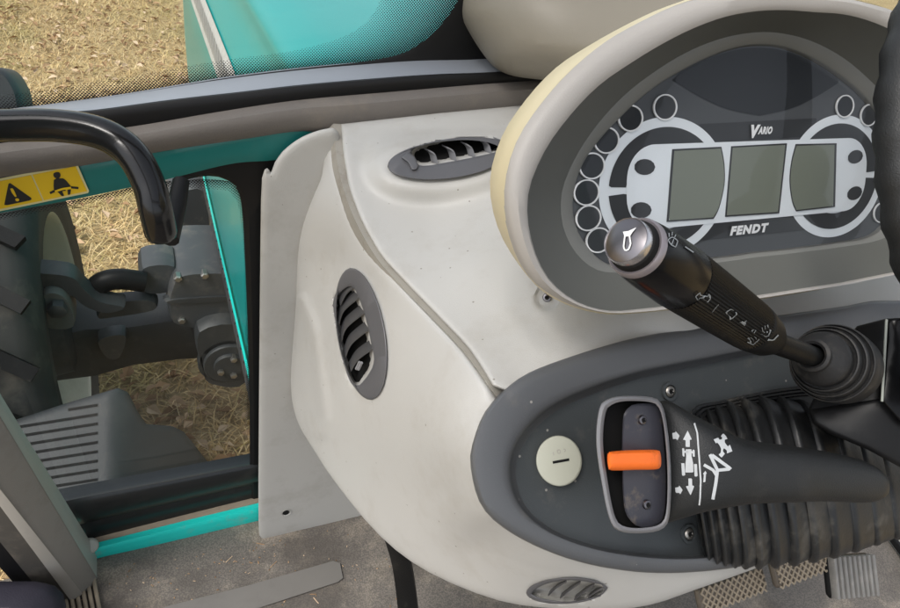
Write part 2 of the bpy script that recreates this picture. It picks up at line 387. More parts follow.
def ramp_mat(name, stops, scale, island=False, rough=.8):
    m = bpy.data.materials.new(name); m.use_nodes = True; N = m.node_tree.nodes; L = m.node_tree.links; b = N['Principled BSDF']
    b.inputs['Roughness'].default_value = rough; b.inputs['Specular IOR Level'].default_value = .25
    r = N.new('ShaderNodeValToRGB'); cr_ = r.color_ramp
    while len(cr_.elements) < len(stops): cr_.elements.new(.5)
    for e, (p, c) in zip(cr_.elements, stops): e.position = p; e.color = (*c, 1)
    if island:
        g = N.new('ShaderNodeNewGeometry'); L.new(g.outputs['Random Per Island'], r.inputs[0]); L.new(r.outputs[0], b.inputs['Base Color'])
        return m
    tc = N.new('ShaderNodeTexCoord')
    n = N.new('ShaderNodeTexNoise'); n.inputs['Scale'].default_value = scale; n.inputs['Detail'].default_value = 10; n.inputs['Roughness'].default_value = .75
    L.new(tc.outputs['Object'], n.inputs['Vector']); L.new(n.outputs[0], r.inputs[0])
    n2 = N.new('ShaderNodeTexNoise'); n2.inputs['Scale'].default_value = .9; n2.inputs['Detail'].default_value = 4
    L.new(tc.outputs['Object'], n2.inputs['Vector'])
    mr = N.new('ShaderNodeMapRange'); mr.inputs[1].default_value = .45; mr.inputs[2].default_value = .7; mr.inputs[4].default_value = .55
    L.new(n2.outputs[0], mr.inputs[0])
    x = N.new('ShaderNodeMix'); x.data_type = 'RGBA'; x.inputs[7].default_value = (.16, .15, .055, 1)
    L.new(mr.outputs[0], x.inputs[0]); L.new(r.outputs[0], x.inputs[6]); L.new(x.outputs[2], b.inputs['Base Color'])
    bp = N.new('ShaderNodeBump'); bp.inputs['Strength'].default_value = .8; bp.inputs['Distance'].default_value = .03
    L.new(n.outputs[0], bp.inputs['Height']); L.new(bp.outputs[0], b.inputs['Normal'])
    return m
def greener(m, base=.45):
    N = m.node_tree.nodes; L = m.node_tree.links; b = N['Principled BSDF']; tc = N.new('ShaderNodeTexCoord')
    n = N.new('ShaderNodeTexNoise'); n.inputs['Scale'].default_value = .8; n.inputs['Detail'].default_value = 6; n.inputs['Roughness'].default_value = .65; L.new(tc.outputs['Object'], n.inputs['Vector'])
    mr = N.new('ShaderNodeMapRange'); mr.inputs[1].default_value = .47; mr.inputs[2].default_value = .68; mr.inputs[4].default_value = .6; L.new(n.outputs[0], mr.inputs[0])
    src = b.inputs['Base Color'].links[0].from_socket; x = N.new('ShaderNodeMix'); x.data_type = 'RGBA'; x.inputs[7].default_value = (.30, .31, .085, 1)
    L.new(mr.outputs[0], x.inputs[0]); L.new(src, x.inputs[6])
    n2 = N.new('ShaderNodeTexNoise'); n2.inputs['Scale'].default_value = 2.6; n2.inputs['Detail'].default_value = 5; L.new(tc.outputs['Object'], n2.inputs['Vector'])
    m2 = N.new('ShaderNodeMapRange'); m2.inputs[1].default_value = .5; m2.inputs[2].default_value = .7; m2.inputs[4].default_value = .4; L.new(n2.outputs[0], m2.inputs[0])
    y = N.new('ShaderNodeMix'); y.data_type = 'RGBA'; y.inputs[7].default_value = (.33, .22, .11, 1); L.new(m2.outputs[0], y.inputs[0]); L.new(x.outputs[2], y.inputs[6]); L.new(y.outputs[2], b.inputs['Base Color'])
MAT['ground'] = ramp_mat('dry_lawn_soil', [(.3, (.17, .115, .06)), (.48, (.42, .30, .155)), (.62, (.58, .44, .24)), (.8, (.66, .54, .34))], 26)
MAT['straw'] = ramp_mat('straw_blades', [(0, (.26, .17, .07)), (.2, (.54, .37, .17)), (.55, (.70, .50, .245)), (.85, (.78, .61, .36)), (1, (.46, .37, .13))], 1, True)
greener(MAT['straw'])
MAT['leaf'] = ramp_mat('dead_leaves', [(0, (.20, .11, .05)), (.5, (.42, .27, .15)), (1, (.60, .46, .32))], 1, True)
def frit_mat(name, pitch):
    m = bpy.data.materials.new(name); m.use_nodes = True; N = m.node_tree.nodes; L = m.node_tree.links; b = N['Principled BSDF']
    b.inputs['Base Color'].default_value = (.01, .01, .011, 1); b.inputs['Roughness'].default_value = .3
    uv = N.new('ShaderNodeUVMap'); uv.uv_map = 'grid'; fd = N.new('ShaderNodeUVMap'); fd.uv_map = 'fade'
    rot = N.new('ShaderNodeVectorRotate'); rot.inputs['Angle'].default_value = math.radians(45); rot.rotation_type = 'Z_AXIS'
    L.new(uv.outputs[0], rot.inputs['Vector'])
    sc = N.new('ShaderNodeVectorMath'); sc.operation = 'SCALE'; sc.inputs['Scale'].default_value = 1/pitch; L.new(rot.outputs[0], sc.inputs[0])
    fr = N.new('ShaderNodeVectorMath'); fr.operation = 'FRACTION'; L.new(sc.outputs[0], fr.inputs[0])
    sb = N.new('ShaderNodeVectorMath'); sb.operation = 'SUBTRACT'; sb.inputs[1].default_value = (.5, .5, 0); L.new(fr.outputs[0], sb.inputs[0])
    fl = N.new('ShaderNodeVectorMath'); fl.operation = 'MULTIPLY'; fl.inputs[1].default_value = (1, 1, 0); L.new(sb.outputs[0], fl.inputs[0])
    ln = N.new('ShaderNodeVectorMath'); ln.operation = 'LENGTH'; L.new(fl.outputs[0], ln.inputs[0])
    sx = N.new('ShaderNodeSeparateXYZ'); L.new(fd.outputs[0], sx.inputs[0])
    mr = N.new('ShaderNodeMapRange'); mr.inputs[1].default_value = 0; mr.inputs[2].default_value = 1; mr.inputs[3].default_value = .52; mr.inputs[4].default_value = .20
    L.new(sx.outputs[0], mr.inputs[0])
    lt = N.new('ShaderNodeMath'); lt.operation = 'LESS_THAN'; L.new(ln.outputs['Value'], lt.inputs[0]); L.new(mr.outputs[0], lt.inputs[1])
    t = N.new('ShaderNodeBsdfTransparent'); mx = N.new('ShaderNodeMixShader')
    L.new(lt.outputs[0], mx.inputs[0]); L.new(t.outputs[0], mx.inputs[1]); L.new(b.outputs[0], mx.inputs[2])
    L.new(mx.outputs[0], N['Material Output'].inputs[0]); return m
MAT['frit'] = frit_mat('ceramic_dots', .0026)
def frit_band(name, edge, widths, y, parent):
    """a band of printed dots on the glass inside its edge; edge and widths in photo pixels mapped to the glass plane"""
    e = np.array(cr(edge, 6)); w = np.array(cr([(a, 0) for a in widths], 6))[:, 0]
    t = np.gradient(e, axis=0); n = np.c_[t[:, 1], -t[:, 0]]; n /= np.linalg.norm(n, axis=1)[:, None]
    K = 5; V = []; fa = []
    for i in range(len(e)):
        for k in range(K+1):
            V.append(PY(*(e[i]+n[i]*w[i]*k/K), y)); fa.append((k/K, 0))
    Fc = [(i*(K+1)+k, i*(K+1)+k+1, (i+1)*(K+1)+k+1, (i+1)*(K+1)+k) for i in range(len(e)-1) for k in range(K)]
    base = root_loc(parent); me = bpy.data.meshes.new(name); me.from_pydata([tuple(v-base) for v in V], [], Fc)
    g = me.uv_layers.new(name='grid'); f = me.uv_layers.new(name='fade')
    for lp in me.loops:
        v = V[lp.vertex_index]; g.data[lp.index].uv = (v.x, v.z); f.data[lp.index].uv = fa[lp.vertex_index]
    me.materials.append(MAT['frit']); o = bpy.data.objects.new(name, me); COL.objects.link(o); o.parent = parent; return o

# ================================================================== SETTING OUTSIDE
GZ = -1.15
g = 14; V = []; Fc = []
xs = np.r_[-200, -80, -40, -20, np.linspace(-10, 10, 41), 20, 40, 80, 200]; ys = np.r_[-200, -80, -30, -10, np.linspace(-4, 16, 41), 30, 60, 120, 250]
for y in ys:
    for x in xs: V.append((x, y, GZ+(.025*math.sin(x*1.7+y*.6)+.02*math.sin(y*2.3-x) if abs(x) < 12 and -5 < y < 18 else 0)))
nx = len(xs)
for j in range(len(ys)-1):
    for i in range(nx-1): Fc.append((j*nx+i, j*nx+i+1, (j+1)*nx+i+1, (j+1)*nx+i))
tag(obj('ground', V, Fc, MAT['ground'], smooth=True), kind='structure')
def gz(x, y): return GZ+.025*np.sin(x*1.7+y*.6)+.02*np.sin(y*2.3-x)
def blades(n, x0, x1, y0, y1, l0, l1, w):
    x = rng.uniform(x0, x1, n); y = rng.uniform(y0, y1, n); a = rng.uniform(0, 2*np.pi, n); l = rng.uniform(l0, l1, n); h = rng.uniform(.05, .75, n)**1.6
    z = gz(x, y); dx, dy = np.cos(a), np.sin(a); c = np.sqrt(1-h*h)
    ww = rng.uniform(.6, 1.4, n)*w
    A = np.stack([x-dy*ww, y+dx*ww, z-.005], 1); B = np.stack([x+dy*ww, y-dx*ww, z-.005], 1)
    Mx, My, Mz = x+dx*l*.55*c, y+dy*l*.55*c, z+l*.62*h
    Cm = np.stack([Mx+dy*ww*.8, My-dx*ww*.8, Mz], 1); D = np.stack([Mx-dy*ww*.8, My+dx*ww*.8, Mz], 1)
    E_ = np.stack([x+dx*l*c+rng.normal(0, .006, n), y+dy*l*c, z+l*h*.8], 1)
    V = np.stack([A, B, Cm, D, E_], 1).reshape(-1, 3); i = np.arange(n)*5
    f = [t for k in i for t in ((k, k+1, k+2, k+3), (k+3, k+2, k+4))]
    return V, f
Va, fa = blades(125000, -3.4, .4, 1.0, 11.5, .04, .14, .0022)
me = bpy.data.meshes.new('dry_grass'); me.from_pydata(Va.tolist(), [], fa); me.materials.append(MAT['straw'])
o = bpy.data.objects.new('dry_grass', me); COL.objects.link(o); tag(o, 'dry straw-coloured grass lying over the ground outside', 'grass', kind='stuff')
V = []; f = []
for i in range(2540):
    x, y = (random.uniform(-3.2, .4), random.uniform(1.0, 11)) if i < 2400 else (random.uniform(-.4, .45), random.uniform(1.1, 2.6)); z = float(gz(x, y))+random.uniform(.01, .05)
    a = random.uniform(0, 6.28); s_ = random.uniform(.018, .05); t = Vector((math.cos(a), math.sin(a), random.uniform(-.4, .4))).normalized()
    q = Vector((-math.sin(a), math.cos(a), random.uniform(-.5, .5))).normalized(); c = Vector((x, y, z)); k = len(V); u = t.cross(q)*s_*.35
    V += [c-t*s_, c-q*s_*.5+u, c+t*s_*.3-q*s_*.45+u, c+t*s_, c+t*s_*.3+q*s_*.45+u, c+q*s_*.5+u, c]
    f += [(k, k+1, k+6), (k+1, k+2, k+6), (k+2, k+3, k+6), (k+3, k+4, k+6), (k+4, k+5, k+6), (k+5, k, k+6)]
o = obj('fallen_leaves', V, f, MAT['leaf'], smooth=False); tag(o, 'brown fallen leaves scattered over the dry grass', 'leaves', kind='stuff')

# ---- engine hood
H = thing('engine_hood', 'glossy teal engine hood stretching forward outside the windscreen', 'hood', Vector((.62, 2.2, -.2)))
hb = P(242, 330, 1.75); hs = P(300, 65, 1.22)
xb, zb = hb.x, hb.z; xs_, zs = hs.x, hs.z; xc = .66
half = [(xb+.01, zb-.02), (xb, zb), (xb-.004, zb+.12), (xb+.004, zb+.35), (xb+.015, zs-.20), (xs_-.028, zs-.07), (xs_-.012, zs-.018), (xs_+.03, zs+.012), (xs_+.12, zs+.03), (xc, zs+.045)]
half = [tuple(q) for q in cr(half, 5)]
sec = half+[(2*xc-x, z) for x, z in half[-2::-1]]
loops = []
for y, sx, sz in ((.92, 1, 1), (1.6, 1, 1), (2.4, 1, .995), (3.1, .97, .97), (3.5, .93, .92), (3.62, .85, .82), (3.64, .6, .6)):
    loops.append([Vector((xc+(x-xc)*sx, y, zb+(z-zb)*sz)) for x, z in sec])
MB().loft(loops, True, True).build('body', MAT['hood'], H)
# silver stripe with lettering band, on the flank
V = []; N_ = 24
def flank(px, py, x): 
    return PX(px, py, x-.004)
def proj(v):
    d = v-CAM; z = d.dot(FW); return 450+F*d.dot(RT)/z, 304-F*d.dot(UP)/z
def flank_it(px, py):
    """height on the flank whose line along the hood passes through this point of the photograph"""
    best = None
    for x, z in half[10:45]:
        for y in np.linspace(.9, 3.0, 120):
            u, v = proj(Vector((x, float(y), z))); e = (u-px)**2+(v-py)**2
            if best is None or e < best[0]: best = (e, z)
    return best[1]
b_ = MB()
def flank_x(z):
    for (xa, za), (xb2, zb2) in zip(half[:-1], half[1:]):
        if za <= z <= zb2: return xa+(xb2-xa)*(z-za)/max(1e-6, zb2-za)
    return xb
z0, z1 = flank_it(216, 66), flank_it(233, 65); zl, zh = min(z0, z1), max(z0, z1); print('stripe', zl, zh, zb, zs)
stripe = [[Vector((flank_x(zl+(zh-zl)*k/6)-.004, y, zl+(zh-zl)*k/6)) for k in range(7)] for y in (1.0, 1.6, 2.2, 2.9)]
b_.loft(stripe, closed=False).build('side_stripe', MAT['decal'], H)
mk = MB()
for k in range(34):
    y = 1.02+k*.05; z_ = [zl+(zh-zl)*t for t in (.28, .5, .74)]
    for dy, w in ((0, .010), (.022, .006)):
        mk.loft([[Vector((flank_x(z)-.0065, y+dy+.05*j, z)) for j, z in enumerate(z_)], [Vector((flank_x(z)-.0065, y+dy+w+.05*j, z)) for j, z in enumerate(z_)]], closed=False)
mk.build('stripe_hatching', MAT['panel'], H)
V = []
lower = [[Vector((xb-.006, y, zb+.004)), Vector((xb-.010, y, zb-.012)), Vector((xb+.004, y, zb-.022))] for y in (1.0, 2.0, 3.05)]
MB().loft(lower, closed=False).build('edge_trim', MAT['tealbright'], H)
gr = MB()
for k in range(26):
    y = 1.25+k*.055; gr.box(Vector((xb-.004, y, zb-.07)), Vector((1, 0, 0)), Vector((0, 1, 0)), Vector((0, 0, 1)), .012, .045, .06)
gr.build('side_grille', MAT['iron2'], H)

# ---- front axle
AY = 2.05; az = P(150, 330, 1).z
axc = PY(200, 322, AY); AZ = axc.z
A = thing('front_axle', 'dark grey front axle beam with black lugged front wheel beyond the lower window', 'axle', Vector((.1, AY, AZ)))
X, Y, Z = Vector((1, 0, 0)), Vector((0, 1, 0)), Vector((0, 0, 1))
def beam(prof):          # (x, z offset, half height, half depth)
    L = []
    for x, dz, h, w in prof:
        c = Vector((x, AY, AZ+dz)); b = min(h, w)*.35; q = []
        for i, j, a0 in ((1, 1, 0), (-1, 1, 90), (-1, -1, 180), (1, -1, 270)):
            for t in (0, 45, 90):
                t = math.radians(a0+t); q.append(c+Y*(i*(w-b)+b*math.cos(t))+Z*(j*(h-b)+b*math.sin(t)))
        L.append(q)
    return MB().loft(L, True, True)
def ax_x(px, py): return PY(px, py, AY).x
beam([(ax_x(45, 345), -.01, .10, .11), (ax_x(90, 335), 0, .115, .11), (ax_x(130, 330), .0, .095, .10), (ax_x(175, 325), 0, .10, .10), (ax_x(215, 320), .0, .11, .11), (.75, 0, .12, .12)]).build('axle_beam', MAT['iron'], A)
yn = AY-.13
def slab(pts, y, depth, m, name, parent, bev=0):
    q = [PY(*p, y) for p in pts]
    b = MB(); b.loft([[v*1 for v in q], [v+Y*depth for v in q]], True, True); return b.build(name, m, parent)
def chunk(pts, y, depth, m, name, parent, inset=.93):
    q = [PY(*p, y) for p in cr(pts, 4, True)]; c = sum(q, Vector())/len(q)
    L = [[c+(v-c)*inset for v in q], [c+(v-c)*(inset*.4+.6)+Y*.012 for v in q], [v+Y*.035 for v in q], [v+Y*depth for v in q]]
    return MB().loft(L, True, True).build(name, m, parent)
chunk([(172, 285), (184, 274), (225, 272), (240, 278), (243, 328), (180, 328), (168, 310)], yn-.05, .3, MAT['iron2'], 'pivot_housing', A)
chunk([(198, 330), (245, 326), (247, 384), (212, 386), (202, 372)], yn-.10, .2, MAT['iron'], 'pivot_bracket', A)
dd = MB()
for rr_, t in ((.10, .0), (.083, -.014), (.05, -.028)):
    c = PY(228, 362, yn-.10); dd.lathe(c+Y*t, Y, [(0, rr_*.96), (.004, rr_), (.03, rr_)], 28)
dd.build('pivot_cover', MAT['iron'], A)
for q in ((221, 374), (234, 361), (234, 377)):
    c = PY(*q, yn-.14); MB().lathe(c, Y, [(0, .008), (.003, .012), (.03, .012)], 6).build('bolt', MAT['steel'], A)
chunk([(142, 268), (175, 266), (176, 290), (144, 293)], yn, .12, MAT['iron2'], 'hose_block', A)
MB().tube([PY(x, y, yn-.02) for x, y in [tuple(q) for q in cr([(92, 298), (96, 288), (106, 281), (122, 279), (145, 282)], 5)]], .034, 12).build('steering_hose', MAT['blacksoft'], A)
chunk([(42, 296), (58, 293), (70, 304), (74, 328), (44, 327)], yn-.13, .1, MAT['knuckle'], 'knuckle_plate', A)
MB().lathe(PY(57, 313, yn-.165), Y, [(0, .02), (.004, .026), (.05, .026)], 6).build('bolt', MAT['iron2'], A)
chunk([(98, 340), (126, 335), (120, 358), (106, 358)], yn-.02, .05, MAT['iron2'], 'stop_lug', A)
chunk([(8, 273), (45, 273), (72, 277), (84, 289), (100, 302), (126, 308), (108, 314), (86, 307), (70, 295), (45, 289), (8, 291)], yn-.10, .07, MAT['iron'], 'steering_arm', A, .96)
chunk([(170, 196), (205, 188), (212, 240), (225, 272), (178, 274), (172, 230)], AY+.45, .25, MAT['iron2'], 'front_support', A)

for q in ((178, 280), (205, 277), (234, 279), (182, 322), (238, 322)):
    MB().lathe(PY(*q, yn-.062), Y, [(0, .009), (.004, .013), (.03, .013)], 6).build('bolt', MAT['steel'], A)
chunk([(172, 300), (242, 296), (242, 300), (172, 304)], yn-.058, .02, MAT['iron'], 'housing_seam', A)
chunk([(96, 318), (108, 304), (150, 300), (156, 310), (112, 318)], yn-.03, .05, MAT['iron'], 'beam_gusset', A)
# ---- front wheel
WX = PY(70, 300, AY).x-.02
R0 = .60
prof = [(0, .40), (.0, .44), (-.012, .52), (.01, .575), (.05, R0), (.17, R0+.012), (.29, R0), (.33, .575), (.352, .52), (.34, .44), (.34, .40)]
MB().lathe(Vector((WX, AY, AZ+.04)), -X, prof, 56, (False, False)).build('wheel', MAT['tyre'], A); Wt = bpy.data.objects['wheel']
lug = MB()
for k in range(22):
    for s in (0, 1):
        a = 2*math.pi*(k+.5*s)/22; rd = Vector((0, math.cos(a), math.sin(a))); tg = Vector((0, -math.sin(a), math.cos(a)))
        c = Vector((WX-(.085 if s == 0 else .255), AY, AZ+.04))+rd*(R0+.014); d = (X+tg*(.75 if s == 0 else -.75)).normalized()
        lug.box(c, d, rd.cross(d), rd, .19, .04, .018)
lug.build('tread', MAT['blacksoft'], Wt)
MB().lathe(Vector((WX, AY, AZ+.04)), -X, [(.005, .41), (.0, .40), (.012, .385), (.06, .37), (.10, .33), (.17, .32), (.20, .2), (.20, .1)], 56, (False, True)).build('rim', MAT['rim'], Wt)
MB().lathe(Vector((WX+.02, AY, AZ+.04)), -X, [(0, .11), (.02, .15), (.10, .16), (.2, .16)], 24).build('hub', MAT['iron'], Wt)
# ---- mudguard over the wheel
mg = MB(); L = []
for k in range(15):
    a = math.radians(25+k*10); c = Vector((0, AY+math.cos(a)*.73, AZ+.04+math.sin(a)*.73))
    rd = Vector((0, math.cos(a), math.sin(a)))
    L.append([Vector((x, 0, 0))+c+rd*t for x, t in ((WX-.46, -.02), (WX-.45, 0), (WX-.20, .012), (WX-.185, 0), (WX-.185, -.012), (WX-.45, -.012))])
tag(mg.loft(L, True, True).build('mudguard', MAT['blacksoft']), 'black plastic mudguard curving over the front wheel', 'mudguard')

# ---- louvred cover below the window
bz = -.36
Bx = thing('louvred_cover', 'dark grey louvred plastic cover outside below the lower window', 'cover', PZ(110, 450, bz))
top = [(-25, 432), (18, 419), (70, 402), (118, 388), (128, 392), (137, 410), (146, 424), (172, 426), (184, 432), (196, 447), (214, 470), (225, 520), (60, 560), (-25, 560)]
dep = Plane(110, 450, (PZ(110, 450, bz)-CAM).dot(FW), 62)
relief('shell', top, lambda q: np.array([dep.depth(x, y)+.00022*max(0, x-108)**1.5 for x, y in q]), MAT['outplastic'], Bx, 5, 7, .012, .3)
sl_ = MB()
for k in range(9):
    y0 = 405+k*9.3; xl = 68 if k == 0 else max(2, 20+(k-1)*5.0)-6; yl = y0+(97-xl)*.16
    L = []
    for (x, y) in ((xl, yl), (97.5, y0)):
        L.append([dep.at(x, y-1.3, .002), dep.at(x, y+1.3, .002), dep.at(x, y+1.3, -.004), dep.at(x, y-1.3, -.004)])
    sl_.loft(L, True, True)
sl_.build('louvre', MAT['cavity'], Bx)
# ---- grey housing outside at the left edge
Hg = MB(); pl = Plane(2, 92, 1.35, 20)
oc = [(-40, 66), (-10, 66), (6, 70), (16, 82), (23, 100), (20, 125), (-40, 130)]
L = []
for k, off in ((.80, .03), (.93, .022), (1, 0), (1, -.12), (.9, -.14)):
    q = [pl.at(*p, 0) for p in cr(oc, 5, True)]; c = sum(q, Vector())/len(q); L.append([c+(v-c)*k+pl.n*off for v in q])
o = Hg.loft(L, True, True).build('outside_housing', MAT['outplastic']); tag(o, 'grey rounded plastic housing outside at the left edge of the windscreen', 'housing')

# ================================================================== CAB
FY = .77      # glass plane
KY = .697     # kick panel plane
V = []; q = [(-.46, -1.2), (1.5, -1.2), (1.5, .74), (-.46, .74)]
MB().loft([[Vector((x, y, -.03)) for x, y in q], [Vector((x, y, 0)) for x, y in q]], True, True).build('floor', MAT['floor'])
tag(bpy.data.objects['floor'], kind='structure')
V = []; f = []
for i in range(200):
    x, y = (random.uniform(-.25, .3), random.uniform(.45, .70)) if i % 3 else (random.uniform(-.2, .12), random.gauss(.67, .02))
    a = random.uniform(0, 6.28); l = random.uniform(.0006, .002) if i % 16 else random.uniform(.003, .008); w = random.uniform(.0004, .0009); t = Vector((math.cos(a), math.sin(a), 0))*l; q_ = Vector((-math.sin(a), math.cos(a), 0))*w; c = Vector((x, min(y, .725), .0008)); h_ = Vector((0, 0, .0012)); k = len(V)
    V += [c-t-q_, c+t-q_, c+t+q_, c-t+q_, c+h_]; f += [(k, k+1, k+4), (k+1, k+2, k+4), (k+2, k+3, k+4), (k+3, k, k+4)]
tag(obj('floor_debris', V, f, MAT['leaf'], smooth=False), 'crumbs of dirt and straw scattered on the cab floor', 'debris', kind='stuff')
o = MB().loft([[PZ(x, y, z) for x, y in ((120, 622), (168, 606), (250, 585), (333, 561), (340, 563), (343, 578), (338, 582), (262, 607), (200, 626))] for z in (.0005, .004)], True, True).build('floor_strip', MAT['footplate'])
tag(o, 'flat worn grey-brown strip lying on the rubber cab floor', 'floor strip')

CF = thing('cab_frame', 'teal painted cab frame with grey trim around the lower window', 'cab frame', Vector((0, FY, 0)))
def strip(name, topl, botl, y, thick, m, parent, bulge=0.0, rows=6, n=6, top_y=None):
    """a bar along the front wall: its front outlined by two curves in the plane y, standing proud by a rounded bulge"""
    t = np.array(cr(topl, n)); b = np.array(cr(botl, n)); k = max(len(t), len(b)); t = resample(t, n=k, closed=False); b = resample(b, n=k, closed=False)
    L = []
    for i in range(k):
        row = []
        for j in range(rows+1):
            s = j/rows; yy = y+(top_y or 0)*(1-s)-bulge*math.sqrt(max(0, 1-(2*s-1)**2)); row.append(PY(*(t[i]*(1-s)+b[i]*s), yy))
        row += [row[-1]+Y*thick, row[0]+Y*thick]; L.append(row)
    return MB().loft(L, True, True).build(name, m, parent)
strip('window_rail', [(-60, 183), (40, 168), (100, 158), (170, 146), (240, 133), (300, 122), (345, 114)], [(-60, 227), (0, 213), (60, 202), (90, 196), (160, 181), (230, 164), (275, 160), (345, 150)], FY-.022, .03, MAT['teal'], CF, .004)
strip('trim_bar', [(-60, 158), (0, 148), (60, 141), (140, 130), (220, 116), (300, 104), (400, 95), (480, 88), (560, 82), (700, 70)], [(-60, 190), (0, 178), (80, 166), (170, 150), (250, 138), (300, 131), (345, 133), (440, 123), (560, 112), (700, 98)], FY-.028, .03, MAT['trim'], CF, .012)
strip('gasket', [(-60, 134), (0, 124), (60, 114.5), (100, 110.5), (170, 101), (240, 93), (300, 86), (380, 79), (440, 75), (510, 72), (700, 58)], [(-60, 162), (0, 152), (60, 145), (140, 132), (220, 119), (300, 107), (400, 98), (480, 91), (560, 85), (700, 73)], FY-.012, .004, MAT['gasket'], CF, .004)
strip('sill_flange', [(60, 553), (97, 543.5), (180, 522), (258, 502.5), (300, 492)], [(60, 557), (97, 548), (180, 527), (258, 508), (300, 497)], FY-.022, .012, MAT['tan'], CF, 0)
strip('sill', [(60, 557), (97, 548), (180, 527), (258, 508), (300, 497)], [(60, 570), (97, 558.5), (180, 540), (258, 521), (300, 512)], FY-.032, .010, MAT['tealbright'], CF, .002)
# roof, rear and corner posts of the cab (behind and above the viewer)
rf = MB()      # unseen roof frame, left open in the middle to let in sky light
for c, sx, sy in (((.5, .62), 1.75, .22), ((.5, -1.1), 1.75, .22), ((-.3, -.24), .16, 1.5), ((1.3, -.24), .16, 1.5)):
    rf.box(Vector((*c, 1.72)), X, Y, Z, sx, sy, .08, .03)
rf.build('roof', MAT['ceil'], CF)
for x, y in ((-.42, .80), (1.42, .80), (-.42, -1.15), (1.42, -1.15)):
    MB().tube([Vector((x, y, -.1)), Vector((x, y, .8)), Vector((x, y, 1.7))], .04, 10).build('corner_post', MAT['teal'], CF)
MB().box(Vector((.5, -1.17, .25)), X, Y, Z, 1.9, .04, .8, .01).build('rear_panel', MAT['kick'], CF)

# ---- lower front window
LW = thing('lower_window', 'lower front window pane in black seal beside the console', 'window', PY(160, 350, FY))
wedge = [(-40, 216), (0, 213), (60, 202), (90, 196), (160, 181), (205, 175), (228, 178), (242, 190), (247, 215), (250, 300), (253, 400), (255, 470), (256, 505)]
inn = [(-40, 224), (0, 217), (60, 206), (90, 200), (160, 185), (200, 178), (221, 181), (233, 192), (238, 215), (242, 300), (245, 400), (247, 455), (248, 470)]
q = [PY(*p, FY) for p in ((-60, 200), (258, 165), (262, 510), (-60, 560))]
MB().loft([q, [v+Y*.005 for v in q]], True, True).build('pane', MAT['glass'], LW)
e1 = np.array(cr([(200, 150), (275, 145), (275, 250), (275, 400), (275, 510)], 6)); 
oo = [(180, 170), (230, 155), (278, 150), (278, 200), (278, 300), (278, 400), (278, 510)]
ii = [(180, 181.5), (205, 176), (226, 179.5), (240, 196), (245, 260), (249, 380), (250, 510)]
K = 40; oo = resample(cr(oo, 6), n=K, closed=False); ii = resample(cr(ii, 6), n=K, closed=False)
L = [[PY(*oo[i], FY-.012), PY(*(ii[i]*.85+oo[i]*.15), FY-.013), PY(*ii[i], FY-.008), PY(*ii[i], FY-.001), PY(*oo[i], FY-.001)] for i in range(K)]
MB().loft(L, True, True).build('seal', MAT['gasket'], LW)
strip('bottom_seal', [(30, 506), (70, 497), (160, 480), (248, 463), (270, 459)], [(30, 542), (90, 524), (180, 503), (258, 485), (270, 482)], FY-.002, .02, MAT['glossseal'], LW, .016, rows=10)
strip('sill_face', [(30, 538), (90, 520), (180, 499), (258, 481), (270, 478)], [(30, 564), (97, 546), (180, 525), (258, 506), (270, 503)], FY-.006, .02, MAT['glossseal'], CF, .004)
frit_band('dot_band', [(249, 420), (249, 300), (245, 215), (238, 190), (222, 180), (160, 182), (90, 197), (0, 214), (-40, 222)], [4, 4, 5, 8, 10, 8, 6, 6, 6], FY-.0012, LW)

# ---- windscreen
WS = thing('windscreen', 'windscreen glass with dotted black edge above the dashboard', 'windscreen', PY(250, 60, .84))
WY = .84
q = [PY(*p, WY) for p in ((-120, 130), (60, 112), (225, 84), (380, 66), (700, 40), (980, 10), (980, -300), (-120, -300))]
MB().loft([q, [v+Y*.005 for v in q]], True, True).build('pane', MAT['wglass'], WS)
edge = [(-60, 121), (0, 112), (60, 104), (130, 94), (225, 78), (300, 68.5), (360, 62), (400, 54), (425, 40), (445, 20), (458, 0), (468, -25)]
wd = [16, 16, 17, 18, 18, 19, 32, 60, 75, 80, 85, 85]
frit_band('dot_band', edge, wd, WY-.0015, WS)
e = np.array(cr(edge, 6)); K = len(e)
outw = np.array(cr([(-60, 132), (0, 121), (60, 113), (130, 109), (225, 96), (300, 88), (370, 82), (440, 76), (500, 66), (525, 40), (530, 0), (535, -25)], 6))
L = [[PY(*e[i], WY-.004), PY(*e[i], WY-.012), PY(*(e[i]*.9+outw[i]*.1), WY-.014), PY(*(outw[i]), WY-.016), PY(*outw[i], WY-.002)] for i in range(K)]
MB().loft(L, True, True).build('seal', MAT['gasket'], WS)
lt = [(-60, 123.5), (0, 114), (60, 106.5), (130, 96.5), (225, 80.5), (300, 71), (370, 64.5), (420, 61), (470, 60), (505, 58)]
lb = [(-60, 133), (0, 123), (60, 113.5), (100, 111), (170, 101), (240, 93), (300, 86), (380, 79), (440, 75), (510, 72)]
strip('ledge', lt, lb, WY-.075, .012, MAT['ledge'], WS, .001, top_y=.06)

